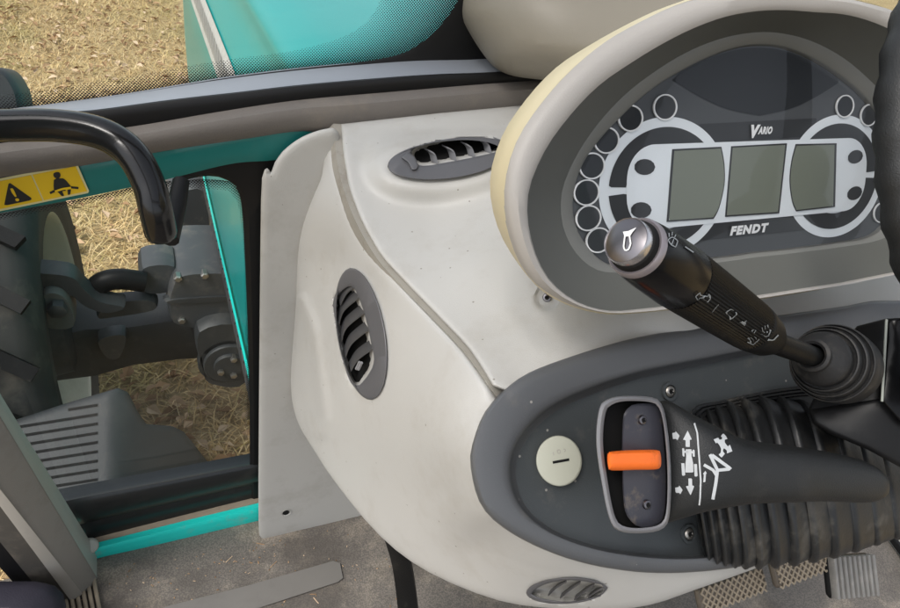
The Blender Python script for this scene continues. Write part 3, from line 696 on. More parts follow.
# ---- yellow warning sticker on the teal rail
sy = FY-.0285
ST = thing('warning_sticker', 'yellow seat belt warning sticker on the teal rail', 'sticker', PY(30, 190, sy))
def flat(name, poly, y, m, parent, th=.0006):
    q = [PY(*p, y) for p in poly]; return MB().loft([[v*1 for v in q], [v+Y*th for v in q]], True, True).build(name, m, parent)
flat('backing', [(-62, 191), (75.5, 163.5), (77.5, 164.5), (89, 191), (88, 193), (-62, 224)], sy-.0005, MAT['stickerpale'], ST)
flat('cell', [(-60, 193), (31, 175.2), (42.5, 200.6), (-60, 221)], sy-.0012, MAT['yellow'], ST)
flat('cell', [(32.6, 174.9), (75.5, 166.3), (87, 191.2), (44, 200.3)], sy-.0012, MAT['yellow'], ST)
T = BVHTree.FromPolygons([PY(*p, sy-.0012) for p in ((-100, 100), (150, 100), (150, 300), (-100, 300))], [(0, 1, 2, 3)])
Q3 = lambda pts: [(x/6.4, 150+y/6.4) for x, y in pts]
printed('warning_triangle', T, MAT['stickerblack'], ST, fills=[Q3([(28, 350), (30, 335), (55, 212), (66, 210), (200, 305), (203, 316), (190, 322), (45, 352)])])
printed('exclamation_mark', T, MAT['yellow'], ST, fills=[Q3([(66, 245), (80, 240), (92, 258), (108, 296), (98, 299), (76, 270)]), Q3([(100, 308), (114, 305), (124, 312), (122, 322), (108, 327), (98, 320)])], lift=.001)
printed('seated_figure', T, MAT['stickerblack'], ST, strokes=[(Q3([(320, 275), (345, 262), (420, 252)]), 2.4), (Q3([(440, 236), (502, 242)]), 2.2)],
        fills=[Q3([(342, 150), (352, 141), (375, 139), (388, 150), (388, 168), (376, 182), (352, 178), (341, 165)]), Q3([(345, 190), (360, 180), (405, 180), (425, 195), (455, 232), (345, 256), (343, 225)]), Q3([(365, 262), (395, 256), (412, 292), (395, 294)]), Q3([(432, 254), (455, 248), (450, 282), (434, 288)])], lift=.0005)
printed('belt_mark', T, MAT['yellow'], ST, strokes=[(Q3([(352, 262), (400, 246), (455, 238)]), 2.0)], lift=.0012)

# ---- door post
DP = thing('door_post', 'grey plastic door post with pale edge strip at lower left', 'door post', PZ(85, 590, 0))
def post(name, bot, topp, m, db=None, parent=DP, lift=0.0, thick=.05):
    L = []
    for s in np.linspace(0, 1, 6):
        row = []
        for (bx, by), (tx, ty) in zip(bot, topp):
            a = PZ(bx, by, .004); b = P(tx, ty, .70); v = a+(b-a)*s*2.8 + (CAM-a).normalized()*lift; row.append(v)
        L.append(row+[row[-1]+(row[-1]-CAM).normalized()*thick, row[0]+(row[0]-CAM).normalized()*thick])
    return MB().loft(L, True, True).build(name, m, parent)
post('face', [(83, 594), (92, 587), (97, 578)], [(-31, 450), (-20, 425), (-12, 396)], MAT['post'], lift=.0)
post('edge_strip', [(97, 578), (97, 566), (97, 553)], [(-12, 396), (-11, 388), (-10, 377)], MAT['postedge'], lift=.002)
post('pale_strip', [(70, 600), (76, 598.5), (83, 594)], [(-42, 450), (-37, 450), (-31, 450)], MAT['postlight'], lift=.006)
post('door_seal', [(52, 606), (62, 604), (71, 600)], [(-75, 450), (-60, 450), (-42, 450)], MAT['postdark'], lift=-.004)
post('rubber_edge', [(36, 608), (44, 607), (53, 605)], [(-105, 450), (-90, 450), (-75, 450)], MAT['gasket'], lift=-.012)
MB().lathe(PZ(90, 546, .05), (CAM-PZ(90, 546, .05)), [(-.01, .013), (0, .012), (.003, .009)], 16).build('cap', MAT['postedge'], DP)
o = MB().box(P(-20, 650, .9), RT, UP, FW, .22, .18, .1, .04).build('seat_edge', MAT['navy']); tag(o, 'dark cloth seat corner at the bottom left edge', 'seat')
mb = MB()
for k in range(8):
    c = PZ(54+k*6.4, 606, .006); mb.box(c, PZ(60, 605, 0)-PZ(50, 607, 0), PZ(56, 620, 0)-PZ(54, 606, 0), Z, .006, .12, .01, .002)
tag(mb.build('ribbed_mat', MAT['tan']), 'tan ribbed mat end on the floor beside the door post', 'mat')

# ---- grab handle
hp = [(-120, 124, .60), (-60, 125, .60), (0, 125.5, .60), (55, 125.5, .60), (100, 133, .60), (130, 152, .60), (148, 182, .605), (156, 212, .61), (162, 238, .63)]
hp3 = [P(*c) for c in [tuple(x) for x in cr(hp, 6)]]
GH = thing('grab_handle', 'bent black grab handle tube in front of the windscreen corner', 'grab handle', hp3[20])
MB().tube(hp3, [.0148]*(len(hp3)-2)+[.0138, .010], 20).build('tube', MAT['handle'], GH)
chain = [P(170, 240, .66), P(177, 205, .69), P(181, 182, .71)]
MB().tube(chain, [.009, .010, .009], 10).build('bracket', MAT['gasket'], GH)

# ================================================================== DASHBOARD
PAN = Plane(560, 461, .52, 42)     # control panel
POD = Plane(735, 150, .565, 27)    # dial plane
def pan(px, py, off): return (px, py, PAN.depth(px, py, off))
side_pts = [(335, 125, dY(335, 125, .72)), (345, 190, .715), (380, 260, .65), (430, 320, .585), (490, 388, PAN.depth(490, 388, -.005)), pan(483, 415, -.007), pan(500, 395, -.007),
    (305, 200, dY(305, 200, KY-.010)), (298, 250, dY(298, 250, KY-.012)), (296, 300, dY(296, 300, KY-.014)), (293, 350, dY(293, 350, KY-.022)), (294, 400, dY(294, 400, KY-.040)),
    (305, 435, .905), (335, 482, .83), (380, 536, .735), (430, 573, .672), (500, 602, .615), (560, 610, .592), (650, 606, .58), (749, 571, .60),
    (360, 333, .695), (390, 420, .64), (440, 490, .575), (330, 260, .765), (330, 400, .79), (480, 540, .565),
    pan(474, 440, -.004), pan(488, 512, -.005), pan(552, 555, -.006), pan(600, 568, -.007), pan(700, 573, -.008), pan(800, 555, -.008)]
SIDE = TPS(side_pts, 2e-2)
cowl_pts = [(340, 122, dY(340, 122, .725)), (440, 112, dY(440, 112, .725)), (545, 103, dY(545, 103, .725)), (700, 90, dY(700, 90, .725)), (930, 60, dY(930, 60, .725)),
    (346, 160, .725), (351, 190, .705), (384, 258, .645), (435, 318, .58), (493, 386, PAN.depth(493, 386, -.002)),
    (440, 140, .775), (440, 225, .69), (480, 260, .625), (500, 330, .56), (545, 298, .575), (600, 270, .59), (520, 200, .70),
    pan(560, 357, -.004), pan(640, 336, -.006), pan(730, 322, -.008), pan(840, 306, -.01), pan(900, 296, -.01), pan(520, 380, -.004), (700, 300, .575), (800, 262, .70), (850, 250, .78), (930, 240, .82), (735, 180, .76), (900, 150, .86)]
COWL = TPS(cowl_pts, 1e-2)
for nm, T_, P_ in (('side', SIDE, side_pts), ('cowl', COWL, cowl_pts)):
    A_ = np.array(P_); print(nm, (T_(A_[:, :2])-A_[:, 2]).round(3).tolist())

DB = thing('dashboard', 'ivory plastic dashboard console with grey oval control panel and air vents', 'dashboard', Vector((.35, .35, .3)))
# side vent and others: outlines on the photo
def ell(cx, cy, rx, ry, rot=0, n=40):
    c, s = math.cos(math.radians(rot)), math.sin(math.radians(rot))
    return [(cx+rx*math.cos(t)*c-ry*math.sin(t)*s, cy+rx*math.cos(t)*s+ry*math.sin(t)*c) for t in (2*math.pi*k/n for k in range(n))]
SV = np.array(ell(361, 334, 24, 67, -9.5)); SVi = np.array([(333, 303), (337, 293), (350, 284), (356, 290), (365, 314), (372, 345), (374, 366), (358, 388), (348, 377), (341, 350), (336, 325)])
SVi = resample(cr(SVi, 4, True), n=40)
rib = [(303, 300), (314, 330), (326, 420), (322, 432)]
crease = np.array(cr([(350, 438), (370, 461), (390, 482), (437, 525), (483, 550), (560, 575), (640, 585)], 5))
LV = np.array(ell(566, 591, 40, 13, -3))
def smooth(t): t = np.clip(t, 0, 1); return t*t*(3-2*t)
PO = np.array(cr([(640, 337), (570, 357), (520, 378), (488, 408), (474, 440), (471.5, 466), (482, 505), (508, 530), (550, 552), (600, 566.5), (660, 573), (730, 568), (800, 552), (880, 530), (960, 480), (985, 400), (950, 312), (884, 301), (842, 307), (785, 315), (715, 325)], 4, True))
def under_panel(q, base):
    m = inpoly(PO, q); k = np.where(m, smooth((polydist(PO, q)-4)/5), 0)
    pd = np.array([PAN.depth(x, y, -.026) for x, y in q]); return (np.maximum(pd, base)-base)*k
def side_extra(q):
    d = under_panel(q, SIDE(q))
    ins = inpoly(SVi, q); dist = polydist(SVi, q)
    d += np.where(ins, .032*smooth(dist/5), 0)
    dd_ = polydist(SV, q); d += np.where(inpoly(SV, q), 0, .0012*np.exp(-((dd_-2)/5)**2))      # soft dish round the bezel
    r = polydist(rib, q, False); d -= .010*np.exp(-(r/5.5)**2)
    c = polydist(crease, q, False); d += .0007*np.exp(-(c/2.2)**2)
    ins2 = inpoly(LV, q); d += np.where(ins2, .022*smooth(polydist(LV, q)/7), 0)
    e = np.hypot((q[:, 0]-303)/4, (q[:, 1]-403)/7); d += .004*np.exp(-e**2)
    return d
sh_poly = cr([(328, 129), (332, 145), (335.5, 165), (341, 189), (351, 218.5), (361, 238.5), (375, 259), (403, 289), (433, 320), (463, 352), (489, 388)], 3) + [np.array(p, float) for p in ((525, 440), (535, 500), (600, 540), (700, 560), (800, 540), (812, 546))] + cr([(749, 571), (695, 590), (650, 605), (600, 611), (560, 609), (500, 601), (430, 573), (380, 536), (335, 482), (312, 447), (299, 425), (292, 400), (291, 370), (294, 330), (296, 300), (297, 270), (299, 245), (304, 222), (314, 195), (322, 175), (324, 150)], 3)
side = relief('side_shell', sh_poly, SIDE, MAT['shell'], DB, 3.6, 7, .006, .03, side_extra)
TVo = np.array(ell(447, 159.5, 60, 19.5, -6.5)); TVbase = np.array(ell(447, 185, 66, 36, -4))
TVi = resample(cr([(410, 152), (418, 146), (440, 140), (470, 137), (500, 140), (502, 150), (480, 156), (450, 162), (418, 166)], 4, True), n=40)
def cowl_extra(q):
    d = under_panel(q, COWL(q))
    # raised pedestal under the top vent
    e = np.where(inpoly(TVo, q), 0, polydist(TVo, q)); top_ = TOPD(q)+.0015; base = COWL(q); k = smooth((30-e)/27)*np.where(q[:, 1] < 150, np.clip((q[:, 1]-128)/20, 0, 1)*1.0, 1); d += (np.minimum(top_, base)-base)*k
    ins = inpoly(TVi, q); d += np.where(ins, .03*smooth(polydist(TVi, q)/5), 0)
    s = np.hypot(q[:, 0]-546.5, q[:, 1]-298); d += .006*smooth((13-s)/4)
    return d
cw_poly = cr([(341, 124), (343, 150), (346, 170), (350, 190), (361, 219), (372, 240), (385, 260), (411, 288), (440, 318), (470, 350), (493, 386)], 3) + [np.array(p, float) for p in ((530, 400), (650, 378), (800, 345), (935, 315), (935, 200), (935, 66), (700, 89), (545, 103), (440, 113))]

# strip that lies at the bottom of the seam between the two shells
sm = np.array(cr([(333, 118), (336, 150), (341, 180), (355, 220), (378, 260), (405, 289), (435, 320), (465, 352), (491, 388.5), (498, 398), (506, 409)], 5)); L = []
for i, c in enumerate(sm):
    a = c+np.array((-11, 5)); b = c+np.array((11, -5)); dp = .016*max(0, (c[0]-488)/18); L.append([P(*a, SIDE.one(*a)+.0115+dp), P(*c, min(SIDE.one(*c), COWL.one(*c)) + .0085+dp), P(*b, COWL.one(*b)+.0125+dp)])
MB().loft(L, closed=False).build('seam_strip', MAT['seamgrey'], DB)
# kick panel
kp = cr([(262, 178), (265, 169), (268, 168)], 3)+[np.array(p, float) for p in ((271, 173),)]+cr([(275, 162), (284, 150), (300, 138), (318, 130.5), (333, 127.5)], 4)+[np.array(p, float) for p in ((338, 131), (345, 170), (360, 260), (390, 420), (400, 521), (355, 525.5))]+cr([(300, 533), (268, 539.5), (261, 537), (258.5, 520), (259, 400), (260, 280), (261, 200)], 3)
kick = relief('kick_panel', kp, lambda q: np.array([dY(x, y, KY) for x, y in q]), MAT['kick'], DB, 5, 8, .007, .05)
MB().lathe(PY(286.5, 513, KY-.0012), Y, [(-.0002, .0085), (.0, .0075), (.001, .007), (.006, .006)], 20, (False, True)).build('screw_recess', MAT['kick'], DB)
MB().lathe(PY(286, 513, KY-.0015), Y, [(0, .0055), (.001, .0055)], 16, sx=1.0).build('screw_hole', MAT['cavity'], DB)

def bezel(name, outer, inner, surf, h, m, parent, dish=.028, lift0=.0):
    """oval air vent bezel following the moulded surface"""
    o_ = resample(outer, n=60); i_ = np.array(inner); 
    c = i_.mean(0); ang = lambda a: np.arctan2(a[:, 1]-o_.mean(0)[1], a[:, 0]-o_.mean(0)[0])
    i_ = resample(i_, n=60); k = np.argmin(np.linalg.norm(i_-o_[0], axis=1)); i_ = np.roll(i_, -k, 0)
    if np.sign(np.cross(o_[0]-o_.mean(0), o_[5]-o_.mean(0))) != np.sign(np.cross(i_[0]-c, i_[5]-c)): i_ = np.roll(i_[::-1], 1, 0)
    D = lambda q, e: [P(x, y, z+e) for (x, y), z in zip(q, surf(q))]
    oc = o_.mean(0)
    L = [D(o_, .006), D(o_, -.001+lift0), D(oc+(o_-oc)*.985, -h*.8+lift0), D(oc+(o_-oc)*.955, -h+lift0), D(i_+(o_-i_)*.15, -h*.85+lift0), D(i_, -h*.6+lift0), D(c+(i_-c)*.97, -h*.2+lift0), D(c+(i_-c)*.96, dish)]
    return MB().loft(L).build(name, m, parent)
def vent(kind, outer, inner, surf, h, slats, parent, floor_col='cavity', lift0=0.0):
    b = bezel('air_vent', outer, inner, surf, h, MAT['vent'], parent, lift0=lift0)
    i_ = np.array(inner); c = i_.mean(0); q, f, n = cdt(c+(i_-c)*.98, 6); d = surf(q)+.026
    obj('vent_cavity', [P(x, y, z) for (x, y), z in zip(q, d)], f, MAT['cavity'], b)
    for pts, dp in slats:
        p = np.array(cr(pts, 6)); s0 = surf(p); L = []
        for (x, y), z in zip(p, s0):
            v = P(x, y, z-.0005+lift0); w = P(x+dp[0], y+dp[1], z+.020); t = (v-w).cross(RT).normalized()*.0008
            L.append([v+t, v-t, w-t, w+t])
        MB().loft(L, True, True).build('slat', MAT['slat'] if kind == 'top' else MAT['sideslat'], b)
    return b
Q5 = lambda pts: [(310+x/3.8, 250+y/3.8) for x, y in pts]
vent('side', SV, SVi, SIDE, .006, [(Q5(p), (-2, -9)) for p in ([(115, 210), (140, 165), (168, 140)], [(110, 285), (130, 230), (188, 180)], [(120, 350), (140, 295), (212, 235)], [(135, 410), (160, 355), (228, 300)], [(155, 462), (185, 415), (240, 375)])], DB)
tab = MB().tube([P(*q, SIDE.one(*q)-.002) for q in Q5([(176, 452), (188, 426)])], .0016, 8).tube([P(*q, SIDE.one(*q)-.002) for q in Q5([(184, 454), (196, 428)])], .0016, 8); tab.build('thumb_tab', MAT['slat'], bpy.data.objects['air_vent'])
TOPD = TPS([(x, y, z) for (x, y), z in zip(np.array([(400, 165), (440, 180), (490, 170), (447, 160), (420, 145), (470, 138), (500, 150), (395, 170), (510, 140)]), COWL(np.array([(400, 165), (440, 180), (490, 170), (447, 160), (420, 145), (470, 138), (500, 150), (395, 170), (510, 140)]))-.030)], 1e-3)
cowl = relief('centre_cowl', cw_poly, COWL, MAT['shell'], DB, 3.2, 5, .007, .03, cowl_extra)
Q6 = lambda pts: [(380+x/6.4, 120+y/6.4) for x, y in pts]
tv = vent('top', TVo, TVi, TOPD, .007, [(Q6(p), (-7, -3)) for p in ([(325, 200), (355, 225), (372, 280)], [(440, 180), (475, 205), (492, 262)], [(560, 158), (592, 185), (610, 242)], [(672, 140), (700, 165), (715, 215)], [(770, 130), (800, 160), (810, 195)])], DB)
relief('adjuster_tab', np.array(Q6([(138, 240), (175, 205), (222, 235), (248, 295), (230, 320), (205, 318), (180, 270)])), lambda q: TOPD(q)-.011, MAT['vent'], tv, 4, 2, .002, .008)
# half-hidden vent under the panel
LVi = resample(cr([(530, 594), (545, 584), (571, 580), (600, 584), (608, 588), (598, 596), (570, 602), (547, 600)], 4, True), n=40)
vent('low', LV, LVi, SIDE, .003, [(p, (2, -5)) for p in ([(548, 596), (556, 588), (566, 582)], [(560, 598), (570, 590), (580, 583)], [(574, 600), (584, 592), (594, 585)], [(588, 598), (596, 592), (604, 588)])], DB)

# control panel
po = [(640, 337), (570, 357), (520, 378), (488, 408), (474, 440), (471.5, 466), (482, 505), (508, 530), (550, 552), (600, 566.5), (660, 573), (730, 568), (800, 552), (880, 530), (960, 480), (985, 400), (950, 312), (884, 301), (842, 307), (785, 315), (715, 325)]
pi_ = [(640, 373), (585, 391), (545, 411), (520, 438), (510, 466), (517, 500), (540, 525), (575, 542), (620, 553), (680, 558), (740, 553), (800, 540), (870, 515), (930, 470), (945, 400), (925, 340), (870, 335), (820, 340), (770, 347), (712, 358)]
K = 110; po = resample(cr(po, 6, True), n=K); pi_ = resample(cr(pi_, 6, True), n=K)
Lp = lambda q, off: [PAN.at(x, y, off) for x, y in q]
mix = lambda t: po*(1-t)+pi_*t
L = [Lp(po+ (po-po.mean(0))*.004, -.012), Lp(po, .0), Lp(mix(.03), .0045), Lp(mix(.09), .0065), Lp(mix(.3), .0085), Lp(mix(.75), .0095), Lp(mix(.9), .009), Lp(mix(.97), .0075), Lp(mix(1.0), .004), Lp(mix(1.10), -.004), Lp(mix(1.18), -.006)]
MB().loft(L).build('panel_ring', MAT['panel'], DB)
inner_c = mix(1.15); q, f, n = cdt(inner_c, 14)
plate = obj('panel_plate', Lp(q, -.0055), f, MAT['plate'], DB)
def screw(pos, n, r, parent, m=MAT['steel'], name='screw'):
    ax = n.normalized(); a = ax.orthogonal().normalized(); b = ax.cross(a)
    s = MB().lathe(pos, ax, [(-.002, r), (.0006, r), (.0014, r*.86), (.0018, r*.5), (.0008, r*.28), (.0004, r*.05)], 20).build(name, m, parent)
    k = MB(); 
    for u, v in ((a, b), (b, a)): k.box(pos+ax*.0017, u, v, ax, r*1.0, r*.24, .0012)
    k.build('screw_slot', MAT['cavity'], s)
    return s
for px, py in ((670, 391.5), (689, 534)):
    c = PAN.at(px, py, -.004); MB().lathe(c, PAN.n, [(-.001, .0085), (.001, .0082), (.0012, .006), (-.0005, .0055)], 24, (False, False)).build('screw_seat', MAT['plate'], DB)
    screw(c, PAN.n, .0048, DB)
cs = P(547, 297.5, COWL.one(547, 297.5)+.003); screw(cs, (CAM-cs), .0040, DB, MAT['chrome'])

# round keyed cap
CP = thing('round_cap', 'round pale greenish plastic cap with a slot on the grey panel', 'cap', PAN.at(559, 461, -.005))
qc = resample(ell(559, 461, 23, 25.5, -8, 48), n=48); cc = qc.mean(0)
L = [[PAN.at(*(cc+(p-cc)*k), off) for p in qc] for k, off in ((1, -.005), (1, .0015), (.97, .003), (.9, .0034), (.0, .0034))]
cap_o = MB().loft(L[:-1], False, True).build('disc', MAT['cap'], CP)
T = bvh(cap_o)
printed('key_slot', T, MAT['cavity'], CP, strokes=[([(552.5, 462.5), (569, 459.5)], 2.6)], lift=.0004)
printed('embossed_mark', T, MAT['postlight'], CP, strokes=[([(553, 452), (553.5, 455)], .9), ([(557, 450), (560, 449.5), (560, 453), (557, 453.5), (557, 450)], .8), ([(563, 449), (566, 449.5), (564, 452)], .8)], lift=.0004)

# ================================================================== INSTRUMENT CLUSTER
IC = thing('instrument_cluster', 'oval instrument cluster with three grey displays and warning lamp rings', 'instrument cluster', POD.at(735, 280, -.05))
a_top = POD.ab(762, 130)[0]; a_bot = POD.ab(750, 229)[0]; A0 = (a_top+a_bot)/2
def mirror(lefthalf, off, n=5):
    q = [POD.ab(x, y, off) for x, y in cr(lefthalf, n)]
    q = [(a, b) for a, b in q if a < A0-.001]
    return q+[(2*A0-a, b) for a, b in q[::-1]]
def loop_ab(lefthalf, off, N=120):
    return resample(mirror(lefthalf, off), n=N)
def align(loops):
    out = []
    for l in loops:
        k = np.argmin(np.abs(np.arctan2(l[:, 1]-l[:, 1].mean(), l[:, 0]-A0)-math.pi/2)); out.append(np.roll(l, -k, 0))
    return out
c_out = [(778, -22), (720, -14), (685, 0), (650, 13), (600, 39), (553, 70), (513, 117), (493, 158), (490, 185), (495, 220), (511, 252), (524, 272), (541, 290), (562, 303), (590, 311.5), (616, 314.5), (660, 311), (742, 302)]
g_out = [(778, -9), (720, -6), (682, 3), (650, 17), (600, 46), (553, 90), (518, 141), (507, 176), (507, 202), (514, 243), (525, 269), (540, 286), (562, 301), (590, 310), (616, 313), (660, 309.5), (742, 300.5)]
d_out = [(778, 9), (733, 14.5), (683, 33), (633, 62), (600, 85), (555, 135), (533, 180), (528, 205), (530, 232), (537, 252), (548, 277), (569, 297), (594, 308), (616, 311), (660, 307), (742, 298)]
r_out = [(775, 31), (735, 35), (700, 46), (674, 59), (632, 88), (597, 124), (572, 163), (561, 193), (560, 215), (566, 236), (578, 256), (600, 271), (640, 271), (720, 262), (748, 258)]
f_out = [(772, 45), (740, 47), (702, 59.5), (650, 89), (612, 124), (587, 153), (575, 178), (570, 203), (573, 224), (584, 245), (606, 264), (640, 265), (720, 256.5), (748, 252.5)]
HN = .046
specs = dict(c=(c_out, .012), g=(g_out, HN-.004), d=(d_out, HN), r=(r_out, .007), f=(f_out, .0))
LP = {k: align([loop_ab(h, off)])[0] for k, (h, off) in specs.items()}
LP = {k: resample(np.array(cr([tuple(p) for p in v[::3]], 3, True)), n=120) for k, v in LP.items()}
LP = dict(zip(LP.keys(), align(list(LP.values()))))
W3 = lambda l, off: [POD.w(a, b, off) for a, b in l]
sc = lambda l, k: (l-np.array([[A0, l[:, 1].mean()]]))*k+np.array([[A0, l[:, 1].mean()]])
MB().loft([W3(sc(LP['c'], .42), -.12), W3(sc(LP['c'], .62), -.08), W3(sc(LP['c'], .86), -.03), W3(sc(LP['c'], .955), -.006), W3(LP['c'], .012), W3(LP['c']*.5+LP['g']*.5, .030), W3(LP['g']*.92+LP['c']*.08, HN-.0055), W3(sc(LP['g'], .995), HN-.0075)], True).build('cream_shell', MAT['cream'], IC)
m_ = lambda a, b, t: LP[a]*(1-t)+LP[b]*t
MB().loft([W3(sc(LP['g'], .994), HN-.012), W3(LP['g'], HN-.0055), W3(m_('g', 'd', .12), HN-.001), W3(m_('g', 'd', .4), HN+.002), W3(m_('g', 'd', .8), HN+.0015), W3(LP['d'], HN-.001)]).build('grey_lip', MAT['podgrey'], IC)
MB().loft([W3(LP['d'], HN-.001), W3(m_('d', 'r', .08), HN-.005), W3(m_('d', 'r', .9), .011), W3(LP['r'], .008)]).build('hood_wall', MAT['poddark'], IC)
MB().loft([W3(LP['r'], .008), W3(m_('r', 'f', .1), .0078), W3(m_('r', 'f', .9), .0045), W3(LP['f'], .003), W3(sc(LP['f'], .995), -.001)]).build('inner_ring', MAT['podring'], IC)
def slabp(name, ab, off, m, parent, step=.006, holes=None):
    q, f, n = cdt(np.array(ab)*1000, step*1000); return obj(name, [POD.w(a/1000, b/1000, off) for a, b in q], f, m, parent, False)
dial = slabp('dial_face', sc(LP['f'], 1.0), 0, MAT['face'], IC, .012)
pab = lambda pts, off=0.0: [POD.ab(x, y, off) for x, y in pts]
mir = lambda ab: [(2*A0-a, b) for a, b in ab][::-1]
# upper black visor area
va = [p for p in cr(pab([(672, 80), (700, 97), (727, 109), (760, 116)]), 5)]; va = [tuple(p) for p in va]; va = va+mir(va)
topf = [tuple(p) for p in sc(LP['f'], .985) if p[1] > va[0][1]]; topf.sort(key=lambda p: -p[0])
topf = [p for p in topf if va[0][0] < p[0] < va[-1][0]]
slabp('visor_print', va+topf, .0006, MAT['facedark'], dial)
slabp('upper_band', pab([(699, 124), (760, 121), (817, 118), (808, 136.5), (757, 139.5), (706, 142.5)]), .0006, MAT['facemid'], dial)
slabp('lower_band', pab([(676, 225), (720, 221), (797, 214), (806, 230), (720, 238.5), (690, 242)]), .0006, MAT['facemid'], dial)
# pale printed panel with two lobes
def fit_lobe(): 
    tl = [POD.ab(x, y) for x, y in ((665, 116), (645, 120), (627, 132), (612, 150), (601, 172), (596, 195))]
    br = [(2*A0-a, b) for a, b in (POD.ab(x, y) for x, y in ((804, 230), (816, 236), (828, 237), (844, 233), (864, 218)))]
    A_ = np.array([(a*a, a, b*b, b) for a, b in tl+br])*1.0; s, *_ = np.linalg.lstsq(A_, np.ones(len(A_)), rcond=None)
    ca, cb = -s[1]/(2*s[0]), -s[3]/(2*s[2]); k = 1+s[0]*ca*ca+s[2]*cb*cb; return ca, cb, math.sqrt(k/s[0]), math.sqrt(k/s[2])
ca, cb, ra, rb_ = fit_lobe()
print('lobe', ca-A0, cb, ra, rb_)
pt = POD.ab(757, 141)[1]; pb = POD.ab(757, 219)[1]    # centre strip top / bottom
def lobe(k, n=72): return [(ca+ra*k*math.cos(t), cb+rb_*k*math.sin(t)) for t in (2*math.pi*i/n for i in range(n))]
for flip in (0, 1):
    L_ = lobe(1.0); slabp('lobe_print', mir(L_) if flip else L_, .0009, MAT['lightpanel'], dial)
wg = .155   # pale outer ring width share
def gauge(a0, a1, k0, k1, flip):
    q = []
    n = 26
    for i in range(n+1):
        t = math.radians(a0+(a1-a0)*i/n); q.append((ca+ra*k1*math.cos(t), cb+rb_*k1*math.sin(t)))
    for i in range(n, -1, -1):
        t = math.radians(a0+(a1-a0)*i/n); q.append((ca+ra*k0*math.cos(t), cb+rb_*k0*math.sin(t)))
    return mir(q) if flip else q
for flip in (0, 1):
    slabp('gauge_scale', gauge(22, 176, .60, .86, flip), .0013, MAT['facemid'], dial)
    slabp('gauge_scale', gauge(184, 338, .60, .86, flip), .0013, MAT['facemid'], dial)
# central pale strip with rounded ends
ew = ca-ra*.60; rr = (pt-pb)/2*.8
half_ = [(A0, pt), (ew+rr*1.0, pt)]+[(ew+rr-rr*math.sin(t), pt-rr+rr*math.cos(t)) for t in np.linspace(0.15, math.pi/2, 8)]+[(ew+rr-rr*math.cos(t), pb+rr-rr*math.sin(t)) for t in np.linspace(0, math.pi/2, 9)]+[(A0, pb)]
half_ = half_[1:-1]; slabp('centre_print', half_+mir(half_), .0017, MAT['lightpanel'], dial)
for p in ((643, 167, 10.5, 8), (639.5, 210, 10.5, 8)):
    e_ = pab(ell(*p, 0, 28)); slabp('indicator', e_, .0021, MAT['facemid'], dial); slabp('indicator', mir(e_), .0021, MAT['facemid'], dial)
def screen(pts, label=None):
    ab = [tuple(x) for x in pts]; q = np.array(ab); c = q.mean(0)
    o = MB().loft([W3(c+(q-c)*1.02, .0016), W3(c+(q-c)*1.02, .0026), W3(c+(q-c)*.985, .0026), W3(c+(q-c)*.975, .0021)]).build('display', MAT['facemid'], IC)
    slabp('display_glass', c+(q-c)*.98, .0022, MAT['lcd'], o)
edgeL = cr(pab([(719, 147.6), (722, 165), (722, 185), (717, 207), (711.5, 218)]), 4)
ls = [tuple(p) for p in edgeL]+pab([(666, 221), (671.5, 150)]); screen(ls); screen(mir(ls)); screen(pab([(730, 147), (784, 144), (776.5, 212.5), (724, 216)]))
lamps = [(663.5, 107.5), (629, 118.5), (605, 140.5), (590.5, 166), (585, 192.5), (587, 218), (597, 240)]
for x, y in lamps:
    for flip in (0, 1):
        a, b = POD.ab(x, y); a = 2*A0-a if flip else a
        r1, r2 = .01205, .0102
        L = [[POD.w(a+r1*k*math.cos(t), b+r2*k*math.sin(t), off) for t in (2*math.pi*i/36 for i in range(36))] for k, off in ((1.0, .0012), (1.0, .0026), (.9, .0026), (.88, .0018))]
        o = MB().loft(L).build('warning_lamp', MAT['white'], IC)
        slabp('lamp_window', [(a+r1*.9*math.cos(t), b+r2*.9*math.sin(t)) for t in (2*math.pi*i/30 for i in range(30))], .0020, MAT['facedark'] if random.random() < .75 else MAT['facemid'], o)
def letters(txt, px, py, wpx, m, parent, shear=.25, bold=.0, name='lettering', sy=1.0, tilt=0, space=1.0):
    v, f = text_mesh(txt, 1.0, shear, bold, space); x0 = min(p.x for p in v); x1 = max(p.x for p in v)
    wm = POD.ab(px+wpx/2, py)[0]-POD.ab(px-wpx/2, py)[0]; k = wm/(x1-x0); a0, b0 = POD.ab(px, py); xm = (x0+x1)/2; ym = (min(p.y for p in v)+max(p.y for p in v))/2
    return obj(name, [POD.w(a0+(p.x-xm)*k, b0+(p.y-ym)*k*sy+(p.x-xm)*k*tilt, .0024) for p in v], f, m, parent, False)
letters('FENDT', 747.5, 229, 38.5, MAT['white'], dial, .22, .065, sy=.80, space=1.2)
letters('V', 753.5, 131.5, 9.5, MAT['white'], dial, .3, .07, sy=1.0)
letters('ARIO', 763, 130.5, 14.5, MAT['white'], dial, .35, .06, sy=1.3, space=1.12)
# lens over the dials
q, f, n = cdt(sc(LP['f'], .992)*1000, 20); obj('lens', [POD.w(a/1000, b/1000, .0055) for a, b in q], f, MAT['lens'], IC, True)

